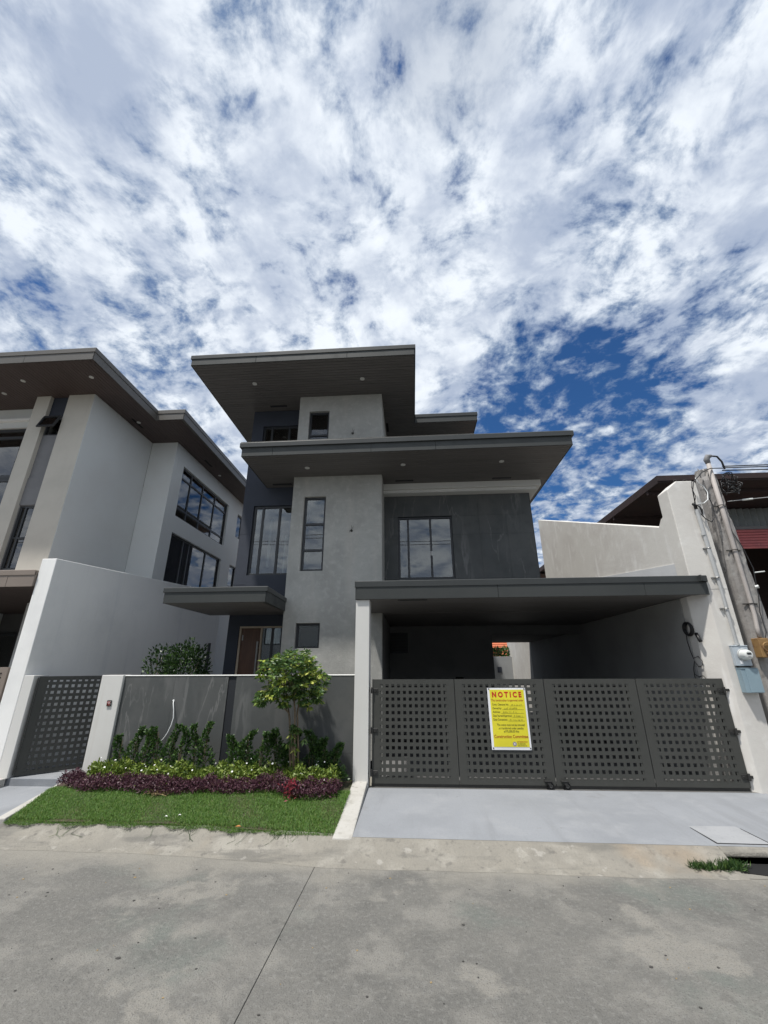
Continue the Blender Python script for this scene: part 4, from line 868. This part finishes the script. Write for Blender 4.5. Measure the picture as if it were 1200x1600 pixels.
# roof with deep brown soffit
ol = [(-18,8.54),(-8.46,8.54),(-8.48,11.52),(-7.52,11.52),(-7.60,20.5)]
m = MB(); m.prism(ol+[(-18,20.5)], 'Z', ZS+.014, 10.24); nr = m.build('roof', M_nfascia, nb)
for p0, p1, js in ((ol[0],ol[1],(4.0,7.55)), (ol[1],ol[2],()), (ol[2],ol[3],()), (ol[3],ol[4],(3.0,6.0))): run_panels(nr, p0, p1, ZS, 10.10, .018, js, M_nfascia)
cap_run(nr, ol, 10.10, 10.245, .035, M_nfascia)
soffit_boards('soffit', [(-18,-8.48,8.55,11.5),(-18,-7.62,11.53,20.4)], ZS, 'Y', nr, M_soffit_y)
for (x, y) in ((-9.02,9.23), (-11.12,9.25), (-12.21,9.77), (-9.12,11.59), (-8.20,15.85)): downlight(nr, x, y, ZS)
slot_vent(nr, -9.24, -9.17, 11.35, 11.95, ZS); slot_vent(nr, -8.20, -8.12, 14.4, 15.0, ZS)
# neighbour's carport canopy, dark recess and gate
m = MB(); m.box(-18, -7.672, 7.92, 10.0, 3.58, 3.90); nc = m.build('canopy', M_nfascia2, nb)
run_panels(nc, (-18,7.92), (-7.672,7.92), 3.565, 3.80, .018, (9.75,), M_nfascia2); cap_run(nc, [(-18,7.92),(-7.70,7.92)], 3.80, 3.91, .03, M_nfascia2)
soffit_boards('soffit', [(-18,-7.68,7.94,12.0)], 3.555, 'X', nc, M_soffit_y)
b = MB(); b.box(-18, -7.67, 12.0, 12.2, .1, 3.56); b.box(-18,-9.0, 10.0, 12.0, 3.57, 3.9); b.build('recess_wall', M_interior, nb)
window(nb, 'Y', 11.9, -12.5, -8.0, .3, 3.0, cols=(-11.0,-9.5), fw=.09, glass=M_glass_n)
ng = thing('neighbour_gate', (-9,7.95,.15), 'brown slatted gate of the neighbouring house at the left edge', 'gate')
b = MB(); b.wall(fY, -11.5, -7.70, .2, 2.03, [(-11.4,-7.80,.32,1.93)], 7.95, 8.0); b.build('gate_frame', M_nfascia2, ng, bevel=.004)
for k in range(18): z = .33+.09*k; MB().box(-11.4, -7.80, 7.965, 7.985, z, z+.055).build('slat', M_nfascia2, ng)
# rear: fence, outdoor unit, pipe
b = MB(); b.box(-12, 5.12, 23.2, 23.4, .0, 2.50); tag(b.build('rear_wall', M_grey_r, bevel=.01), 'low pale wall closing the lot behind the house', 'wall')
b = MB(); b.box(4.35, 4.55, 23.17, 23.199, 1.72, 2.0); tag(b.build('wall_plate', M_navy, bevel=.004), 'small dark blue plate on the low rear wall seen through the carport', 'plate')
ou = thing('outdoor_unit', (-5.15,17.6,1.9), 'small grey air conditioning unit beyond the end of the white wall', 'air conditioner')
b = MB(); b.box(-5.6, -4.75, 17.4, 17.75, 2.05, 2.75); b.build('casing', M_nside, ou, bevel=.01)
for k in range(8): MB().box(-5.5, -4.85, 17.385, 17.398, 2.12+.07*k, 2.15+.07*k).build('louvre', M_frame, ou)
b = MB(); b.box(-5.6, -4.7, 17.4, 17.9, 1.0, 2.04); b.build('plinth', M_nside, ou)
b = MB(); b.tube([(-7.30,15.2,1.2),(-7.30,15.2,2.84)], .05, 10); tag(b.build('vent_pipe', M_frame), 'short black vent pipe standing by the white wall behind the bush', 'pipe')

# ================================================================== RIGHT NEIGHBOUR (open sided building with big roof)
rb_ = thing('shed_building', (10,18,0), 'dark open sided shed with big roof and red sheet band at the right', 'building')
b = MB(); b.box(6.95, 20, 11.0, 30, 6.79, 7.0); rr0 = b.build('roof', M_dkroof, rb_); b = MB(); b.box(6.93, 20, 10.97, 10.998, 6.83, 6.93); b.build('gutter', M_dkroof, rr0)
for k in range(8): MB().box(6.97, 20, 11.6+2.2*k, 11.68+2.2*k, 6.68, 6.79).build('purlin', M_dkroof, rr0)
def corrugated(x0, x1, y, z0, z1, pitch, dep, mat, name):
    n = int((x1-x0)/pitch*4); V = []; F = []
    for i in range(n+1):
        x = x0+(x1-x0)*i/n; yy = y + dep*(0, .5, 1, .5)[i % 4]*1.0; V += [(x, yy, z0), (x, yy, z1), (x, yy+.02, z0), (x, yy+.02, z1)]
    for i in range(n): a = 4*i; F += [(a, a+4, a+5, a+1), (a+2, a+3, a+7, a+6), (a+1, a+5, a+7, a+3), (a, a+2, a+6, a+4)]
    return MB().add(V, F).build(name, mat, rb_)
corrugated(9.4, 18, 13.1, 6.10, 6.72, .20, .09, M_galv, 'grey_sheet')
b = MB()     # red corrugated awning: ribs run sideways, sloping out
V = []; F = []; n = 14
for i in range(n+1):
    t = i/n; y = 13.0-.35*t; z = 5.98-.70*t; o = .035*(i % 2); V += [(9.2, y-o, z), (18, y-o, z+.02)]
for i in range(n): F.append((2*i, 2*i+1, 2*i+3, 2*i+2))
b.add(V, F); V2 = [(x, y+.05, z) for x, y, z in V]; b.add(V2, F); b.build('red_sheet', M_redsheet, rb_)
b = MB(); b.box(9.2, 18, 13.02, 13.12, 5.98, 6.09); b.build('sheet_rail', M_ngrey, rb_)
b = MB(); b.box(6.9, 18, 17, 17.2, .0, 6.79); b.box(17.8, 18, 11, 17, 0, 6.79); b.build('back_wall', M_dkroof, rb_)
for x in (9.2, 13.5, 17.5): MB().box(x-.12, x+.12, 13.15, 13.4, .0, 6.79).build('column', M_dkroof, rb_)
b = MB(); b.tube([(12.0,12.55,5.62),(14.5,12.6,5.64)], .035, 8); b.build('tube_lamp', M_meterdome, rb_)
# red roofed house far behind, seen through the carport opening
fh = thing('distant_house', (5,34,0), 'far house with an orange tiled roof seen through the carport opening', 'house')
b = MB(); b.box(2.5, 14.5, 34, 42, .0, 2.9); b.build('wall', M_white, fh)
b = MB(); V = [(1.9,33.2,2.6),(15.1,33.2,2.6),(15.1,42.6,2.6),(1.9,42.6,2.6),(6.5,37.8,4.6),(10.5,37.8,4.6)]; b.add(V, [(0,1,5,4),(1,2,5),(2,3,4,5),(3,0,4),(0,3,2,1)]); rfh = b.build('roof', M_terracotta, fh)
for k in range(12):
    t = (k+.5)/12; y = 33.2+4.6*t; z = 2.6+2.0*t+.02; MB().tube([(1.9+4.6*t+.1, y, z),(15.1-4.6*t-.1, y, z)], .035, 6).build('tile_course', M_terracotta, rfh)

oh = thing('opposite_house', (0,-12,0), 'plain pale house across the road, seen only as a reflection in the windows', 'house')
b = MB(); b.wall(fY, -26, 24, .0, 6.2, [(-18+7*k, -15.5+7*k, 3.6, 5.2) for k in range(6)], -10.0, -10.25); b.box(-26, 24, -18, -10.26, 6.1, 6.2); b.build('wall', M_nside, oh)
MB().box(-26.5, 24.5, -18, -9.4, 6.21, 6.6).build('roof', M_fascia, oh)
for k in range(6): window(oh, 'Y', -10.1, -18+7*k, -15.5+7*k, 3.6, 5.2, cols=(-16.75+7*k,), fw=.08, out=1)
MB().box(-26, 24, -8.2, -8.0, .0, 2.4).build('garden_wall', M_stone, oh)

# ================================================================== PLANTS
def leaf_verts(P, D, Wd, Ln, bend=.15):
    """diamond leaves folded along the midrib; P base points, D directions (unit), Wd widths, Ln lengths"""
    n = len(P); P = np.asarray(P); D = np.asarray(D); D = D/np.linalg.norm(D, axis=1, keepdims=True)
    rnd = RNG.normal(size=(n, 3)); S = np.cross(D, rnd); S /= np.linalg.norm(S, axis=1, keepdims=True)+1e-9; U = np.cross(S, D)
    Ln = np.broadcast_to(Ln, n)[:, None]; Wd = np.broadcast_to(Wd, n)[:, None]
    mid = P + D*Ln*.45 + U*Ln*bend*.6
    V = np.stack([P, mid + S*Wd*.5 - U*Wd*.12, P + D*Ln - U*Ln*bend*.2, mid - S*Wd*.5 - U*Wd*.12], 1).reshape(-1, 3)
    b_ = np.arange(n)[:, None]*4; F = np.concatenate([b_+[0, 1, 2], b_+[0, 2, 3]], 1).reshape(-1, 3)
    return V, F
def leaf_obj(name, P, D, Wd, Ln, mat, parent=None, origin=(0,0,0), bend=.15, mats=None, which=None):
    V, F = leaf_verts(P, D, Wd, Ln, bend)
    return fast_mesh(name, V, F, mats or mat, parent, origin, None if which is None else np.repeat(which, 2))
def rand_dirs(n, up_=0.4):
    d = RNG.normal(size=(n, 3)); d /= np.linalg.norm(d, axis=1, keepdims=True); d[:, 2] += up_; return d/np.linalg.norm(d, axis=1, keepdims=True)

# --- young multi-stemmed tree with a wide leafy head
tr = thing('garden_tree', (-1.95,7.45,.22), 'young tree with a round head of glossy leaves tipped yellow by the stone wall', 'tree')
stems = [[(-1.86,7.45,.2),(-1.88,7.46,.8),(-1.93,7.45,1.3),(-1.86,7.42,1.75)], [(-1.90,7.43,.2),(-1.93,7.42,.8),(-1.96,7.42,1.32),(-2.02,7.38,1.8)], [(-1.93,7.48,.2),(-2.02,7.5,.7),(-2.06,7.5,1.2),(-2.16,7.45,1.7)], [(-1.88,7.44,.2),(-1.97,7.43,.8),(-2.06,7.42,1.3),(-2.40,7.38,1.62)]]
b = MB()
for s in stems: b.tube(s, [.020,.016,.014,.008], 8)
rb2 = random.Random(5); tips = []
for s in stems:
    top = Vector(s[-1])
    for k in range(9):
        e = Vector((rb2.uniform(-2.55,-1.56), 7.42+rb2.uniform(-.42,.42), rb2.uniform(1.55,2.22))); e = top.lerp(e, .8); mid = top.lerp(e, .5)+Vector((0,0,.06)); b.tube([top-Vector((0,0,.1)), mid, e], [.007,.005,.003], 5)
b.build('trunk', M_bark, tr, smooth=True)
# leaf whorls: clusters of 7-9 drooping leaves at twig ends, spread over an uneven crown
cen = []; 
blobs = [((-2.02,7.42,2.0), (.47,.44,.31), 150), ((-1.80,7.42,1.78), (.34,.38,.34), 84), ((-2.30,7.36,1.92), (.32,.34,.30), 60), ((-2.46,7.36,1.57), (.24,.25,.14), 26), ((-2.12,7.30,1.62), (.30,.24,.20), 48), ((-1.72,7.40,1.58), (.24,.25,.20), 34), ((-1.92,7.36,.95), (.18,.12,.22), 12)]
for (c, r, n) in blobs:
    d = RNG.normal(size=(n, 3)); d /= np.linalg.norm(d, axis=1, keepdims=True); rad = RNG.uniform(.35, 1.0, (n, 1))**.6; cen.append(np.array(c)+d*rad*np.array(r))
cen = np.concatenate(cen); P = []; D = []; WH = []
for ci, c in enumerate(cen):
    k = RNG.integers(7, 11); outv = (c-np.array([-2.02,7.42,1.8])); outv = outv/np.linalg.norm(outv)*np.array([.6,.6,.35]); ylw = RNG.random() < (.30 if c[2] > 1.9 or c[0] < -2.3 else .16)
    for j in range(k):
        an = 2*math.pi*j/k+RNG.uniform(0,.5); dr_ = np.array([math.cos(an), math.sin(an), RNG.uniform(-.95,.2)])*.9+outv
        P.append(c+RNG.normal(size=3)*.012); D.append(dr_); WH.append(1 if (ylw and RNG.random() < .75) else 0)
WH = np.array(WH); n = len(P)
leaf_obj('crown', np.array(P), np.array(D), RNG.uniform(.032,.046,n), RNG.uniform(.075,.112,n), None, tr, (-2.02,7.42,1.35), .12, [M_tree, M_tree_y], WH)

# --- upright young shrubs along the wall
def shrub(x, y, h, w, n, label, group, mat=M_shrub, z0=.2):
    t = thing('shrub', (x, y, z0), label, 'shrub', group)
    st_ = MB()
    for k in range(3): st_.tube([(x+.02*k-.02, y, z0), (x+random.uniform(-.04,.04), y+random.uniform(-.03,.03), z0+h*.55), (x+random.uniform(-.05,.05), y, z0+h*.92)], [.008,.006,.003], 5)
    st_.build('stem', M_bark, t)
    zz = RNG.uniform(.10, 1.0, n)**.85; prof = w*(.55+.45*np.sin(np.minimum(zz*1.25, 1.0)*math.pi))*(1.06-.62*zz**2)
    an = RNG.uniform(0, 2*math.pi, n); rad = prof*RNG.uniform(.15, 1.0, n)**.6*(1+.35*np.sin(an*2+x*5)*np.sin(zz*11+x*3))
    off = np.sin(zz*7+x*9)*w*.45+(zz-.3)*random.uniform(-.09,.09)
    P = np.stack([x+off+rad*np.cos(an), y+rad*np.sin(an)*.8, z0+h*zz], 1); D = np.stack([np.cos(an), np.sin(an), RNG.uniform(.2, 1.5, n)], 1)+RNG.normal(size=(n, 3))*.35
    leaf_obj('foliage', P, D, RNG.uniform(.022,.036,n), RNG.uniform(.038,.062,n), mat, t, (x, y, z0)); return t
SH = [(-5.03,.92), (-4.78,1.04), (-4.58,1.0), (-4.40,1.04), (-4.10,1.09), (-3.91,1.06), (-3.70,1.09), (-3.50,1.13)]
SL = ['lowest young upright shrub next to the short white post', 'second upright shrub from the short white post', 'third upright shrub from the white post, left of the hanging cable', 'upright shrub touched by the end of the hanging white cable', 'upright shrub just right of the hanging white cable', 'upright shrub midway between the hanging cable and the navy strip', 'slim upright shrub second from the navy wall strip', 'tallest of the upright shrubs, next to the navy wall strip']
for (x, zt), lb in zip(SH, SL): shrub(x, 7.72+random.uniform(-.06,.05), zt-.2, .125, 620, lb, 'upright shrubs along the left half of the stone wall')
S2 = [(-3.06,.92), (-2.80,1.0), (-2.55,.97), (-2.30,1.02), (-2.02,.98), (-1.72,1.0), (-1.48,.90), (-1.30,.82)]
SL2 = ['dense shrub just right of the navy wall strip', 'dense shrub second right of the navy wall strip', 'dense shrub left of the tree stems, third from the navy strip', 'dense shrub directly left of the young tree stems', 'dense shrub behind the young tree stems', 'dense shrub directly right of the young tree stems', 'low dense shrub second from the tall white post', 'lowest dense shrub nearest the tall white post']
for (x, zt), lb in zip(S2, SL2): shrub(x, 7.70+random.uniform(-.07,.06), zt-.2, .185, 900, lb, 'dense shrubs along the right half of the stone wall')
# --- bedding: lime periwinkle with white flowers, purple border (nobody could count them)
def band(n, x0, x1, yfn, ydep, hfn, seed):
    r = np.random.default_rng(seed); x = r.uniform(x0, x1, n); y = np.array([yfn(v) for v in x])+r.uniform(0, 1, n)*ydep
    t = (y-np.array([yfn(v) for v in x]))/ydep; h = np.array([hfn(v) for v in x])*(.45+.55*np.sin(np.clip(t*1.1+.05, 0, 1)*math.pi)); cl = .5+.5*np.sin(x*17+np.sin(y*21)*1.4)*np.sin(y*19+x*6)
    z = .215+h*(.62+.38*cl)*r.uniform(.12, 1.0, n)**.5; return np.stack([x, y, z], 1)
fr1 = lambda x: 7.06+.07*math.sin(x*2.1)+.05*math.sin(x*5.3)-(.20*math.exp(-((x+1.72)/.42)**2))+(.30*max(0,(-5.1-x)))
P = band(19000, -5.72, -1.16, fr1, .50, lambda x: .25+.05*math.sin(x*5.1)*math.sin(x*2.3+1)+.03*math.sin(x*11), 3); n = len(P)
tag(leaf_obj('purple_border', P, rand_dirs(n, .45), RNG.uniform(.012,.022,n), RNG.uniform(.030,.055,n), M_purple), 'low purple foliage border along the back of the lawn', 'border plants', kind='stuff')
P = band(12500, -5.42, -1.22, lambda x: fr1(x)+.27, .46, lambda x: .38+.04*math.sin(x*6)+.03*math.sin(x*13), 4); n = len(P)
tag(leaf_obj('flower_bed', P, rand_dirs(n, .3), RNG.uniform(.024,.036,n), RNG.uniform(.045,.075,n), M_lime), 'lime green bedding plants behind the purple border', 'bedding plants', kind='stuff')
# white flowers: five petals and an eye each, one thing per bloom
fl0 = MB()
for k in range(5):
    a = 2*math.pi*k/5; c, s = math.cos(a), math.sin(a); q = lambda r, w: (c*r-s*w, s*r+c*w)
    p1 = q(.004, -.003); p2 = q(.018, -.010); p3 = q(.024, 0); p4 = q(.018, .010); p5 = q(.004, .003)
    fl0.add([(*p1,0),(*p2,.003),(*p3,.001),(*p4,.003),(*p5,0)], [(0,1,2,3,4)])
fl0.add([(.004*math.cos(a), .004*math.sin(a), .002) for a in np.linspace(0, 2*math.pi, 7)[:-1]], [tuple(range(6))])
flower = fl0.build('white_flower', M_flower, origin=(0,0,0)); frd = random.Random(8); first = True
for k in range(44):
    x = frd.uniform(-5.35, -1.3); y = fr1(x)+.26+frd.uniform(0,.42)
    o = flower if first else flower.copy()
    if not first: COL.objects.link(o)
    first = False; o.location = (x, y, .215+.36*frd.uniform(.55,1.08)); o.rotation_euler = (frd.uniform(.3,1.2), frd.uniform(-.4,.4), frd.uniform(-.5,.5)); o.scale = (frd.uniform(.42,.75),)*3
    tag(o, 'small white five petalled flower among the lime green bedding', 'flower', 'white flowers in the bedding')
cp = thing('crimson_plant', (-1.82,6.98,.22), 'small crimson leaved plant at the front of the purple border', 'plant')
n = 130; P = np.stack([RNG.normal(-1.82,.05,n), RNG.normal(6.95,.05,n), .22+RNG.uniform(0,.24,n)], 1); leaf_obj('foliage', P, rand_dirs(n,.6), RNG.uniform(.015,.024,n), RNG.uniform(.04,.065,n), M_crimson, cp, (-1.82,6.98,.22))
b = MB(); b.tube([(-1.82,6.97,.2),(-1.82,6.96,.40)], .005, 5); b.build('stem', M_bark, cp)
# --- bushes behind the front wall
def bush(x, y, z0, rx, rz, n, label):
    t = thing('bush', (x, y, z0), label, 'bush', None); m_ = MB()
    for k in range(6): m_.tube([(x+random.uniform(-.1,.1), y, z0), (x+random.uniform(-rx,rx)*.7, y+random.uniform(-.2,.2), z0+rz*random.uniform(.9,1.6))], [.015,.006], 6)
    m_.build('stem', M_bark, t); d = RNG.normal(size=(n,3)); d /= np.linalg.norm(d, axis=1, keepdims=True); r_ = RNG.uniform(.2,1,n)**.5
    lump = 1+.18*np.sin(d[:,0]*6+1)*np.sin(d[:,2]*7); P = np.stack([x+d[:,0]*r_*rx*lump, y+d[:,1]*r_*.45, z0+rz+d[:,2]*r_*rz*lump], 1)
    leaf_obj('foliage', P, d+RNG.normal(size=(n,3))*.5+[0,0,.3], RNG.uniform(.035,.05,n), RNG.uniform(.07,.10,n), M_bush, t, (x,y,z0))
bush(-5.18, 9.8, 1.2, .52, .68, 2300, 'dense dark green bush behind the stone wall by the navy corner')
bush(-5.80, 9.8, 1.3, .30, .62, 700, 'thinner open bush behind the stone wall, left of the dense one')
vp = thing('rear_plant', (4.0,23.8,0), 'green hedge plant showing above the low rear wall seen through the carport', 'plant')
n = 1500; P = np.stack([RNG.uniform(3.0,5.6,n), RNG.uniform(23.5,24.1,n), RNG.uniform(2.2,2.95,n)], 1); leaf_obj('foliage', P, rand_dirs(n,.6), .08, .18, M_shrub, vp, (4,23.8,0))
b = MB()
for k in range(5): b.tube([(3.4+.4*k,23.8,.0),(3.4+.42*k,23.8,2.5)], [.03,.012], 6)
b.build('stem', M_bark, vp)
# --- lawn
n = 120000; x = RNG.uniform(-5.75,-1.0,n); y = RNG.uniform(5.9,7.35,n)
xl = -5.37-(y-6.13)*.345; yfr = np.where(x < -3.2, 6.12, 6.12-(x+3.2)*.105); k = (x > xl+.02) & (y > yfr-.055+.03*np.sin(x*9)+.02*np.sin(x*23)) ; bare = np.exp(-(((x+3.82)/.12)**2+((y-7.05)/.09)**2)); k &= RNG.random(n) > bare*.9
x, y = x[k], y[k]; n = len(x); z = np.array([gz(a, b_) for a, b_ in zip(x, y)])+.0
tall = .75+.35*np.sin(x*3.1+np.sin(y*4))*np.sin(y*5.3+x); L_ = RNG.uniform(.020,.043,n)*(.75+.4*tall); th = RNG.uniform(0, 2*math.pi, n); lean = RNG.uniform(.1,.9,n)
front = y < yfr[k]+.06; D = np.stack([np.cos(th)*lean, np.sin(th)*lean-np.where(front,.8,0), np.where(front,.45,1.0)+0*th], 1); D /= np.linalg.norm(D, axis=1, keepdims=True)
side = np.stack([-np.sin(th), np.cos(th), 0*th], 1)*.0022; B = np.stack([x, y, z], 1); M1 = B+D*(L_*.55)[:,None]; T = B+D*L_[:,None]+np.stack([np.cos(th)*L_*.25, np.sin(th)*L_*.25, -.18*L_*lean], 1)
V = np.stack([B-side, B+side, M1+side*.8, T, M1-side*.8], 1).reshape(-1,3); i0 = np.arange(n)[:,None]*5; F = np.concatenate([i0+[0,1,2], i0+[0,2,4], i0+[4,2,3]], 1).reshape(-1,3)
tag(fast_mesh('lawn_grass', V, F, M_grass), 'short green lawn between the purple border and the curb', 'grass', kind='stuff')
# runners of grass hanging over the curb
rn = MB(); rg = random.Random(12)
for k in range(34):
    x0 = rg.choice([rg.uniform(-5.2,-1.2), rg.uniform(-2.95,-2.6), rg.uniform(-1.75,-1.5), rg.uniform(-4.6,-4.2)]); y0 = 6.1 if x0 < -3.2 else 6.1-(x0+3.2)*.105; ln = rg.uniform(.02,.15)
    rn.tube([(x0,y0,.15),(x0+rg.uniform(-.04,.04),y0-.06,.13),(x0+rg.uniform(-.10,.10),y0-.06-ln*.6,.075),(x0+rg.uniform(-.16,.16),y0-.06-ln,.06)], .0018, 4)
tag(rn.build('grass_runner', M_shrub), 'thin grass runners creeping over the curb from the lawn', 'grass', kind='stuff')
sp = MB()
for k in range(60):
    cx, cy = rg.gauss(-3.82,.09), rg.gauss(7.03,.06); a = rg.uniform(0,6.28); sp.tube([(cx,cy,.25+rg.uniform(0,.03)),(cx+.08*math.cos(a),cy+.08*math.sin(a),.25+rg.uniform(0,.03))], .003, 4)
tag(sp.build('dry_straw', M_straw), 'patch of dry straw on the lawn in front of the purple border', 'straw', kind='stuff')
for (x, y, mt_, lb, nm) in ((-2.19,5.96,M_dryleaf,'single orange dry leaf at the front edge of the lawn','dry_leaf'), (-3.28,6.27,M_flower,'left of two white fallen petals on the lawn','fallen_petal'), (-3.13,6.33,M_flower,'right of two white fallen petals on the lawn','fallen_petal')):
    b = MB(); k_ = 1.0 if nm == 'dry_leaf' else .55; b.add([(x-.035*k_,y,.185),(x,y-.018*k_,.192),(x+.04*k_,y,.188),(x,y+.02*k_,.196)], [(0,1,2,3)]); b.add([(x-.035*k_,y,.183),(x,y-.018*k_,.190),(x+.04*k_,y,.186),(x,y+.02*k_,.194)], [(3,2,1,0)]); tag(b.build(nm, mt_), lb, nm.split('_')[1] if nm == 'dry_leaf' else 'petal')
# weeds by the drain mouth
n = 1500; x = RNG.uniform(2.84,3.36,n); y = 5.56+RNG.normal(0,.025,n)+.0*x; y[n//2:] = 5.62+RNG.normal(0,.035,n-n//2); x[n//2:] = 3.27+RNG.normal(0,.06,n-n//2)
P = np.stack([x, y, np.full(n,.02)], 1); D = rand_dirs(n, .9); tag(leaf_obj('weed_tuft', P, D, .006, RNG.uniform(.03,.09,n), M_shrub, origin=(3.1,5.57,.02)), 'ragged tuft of weeds growing beside the drain mouth', 'weeds', kind='stuff')
# dark chips and pebbles lying on the road
n = 150; V = []; F = []
rq = random.Random(21); ch = MB()
for k in range(n):
    x, y = rq.uniform(-5.5,4.2), 5.35-rq.random()**1.3*2.2; s = rq.uniform(.003,.010)*(1.8 if rq.random() < .12 else 1); m_ = 6; an0 = rq.uniform(0,6)
    top = [(x+s*math.cos(an0+2*math.pi*i/m_)*rq.uniform(.6,1.3), y+s*.8*math.sin(an0+2*math.pi*i/m_)*rq.uniform(.6,1.3), .004) for i in range(m_)]; bt = [(a, b_, .0005) for a, b_, _ in top]
    ch.add(top+bt, [tuple(range(m_))]+[(i, m_+i, m_+(i+1) % m_, (i+1) % m_) for i in range(m_)], rq.choice([0,0,0,1]))
tag(ch.build('road_chips', [M_darkstone, M_straw]), 'dark chips and grit scattered on the concrete road', 'grit', kind='stuff')
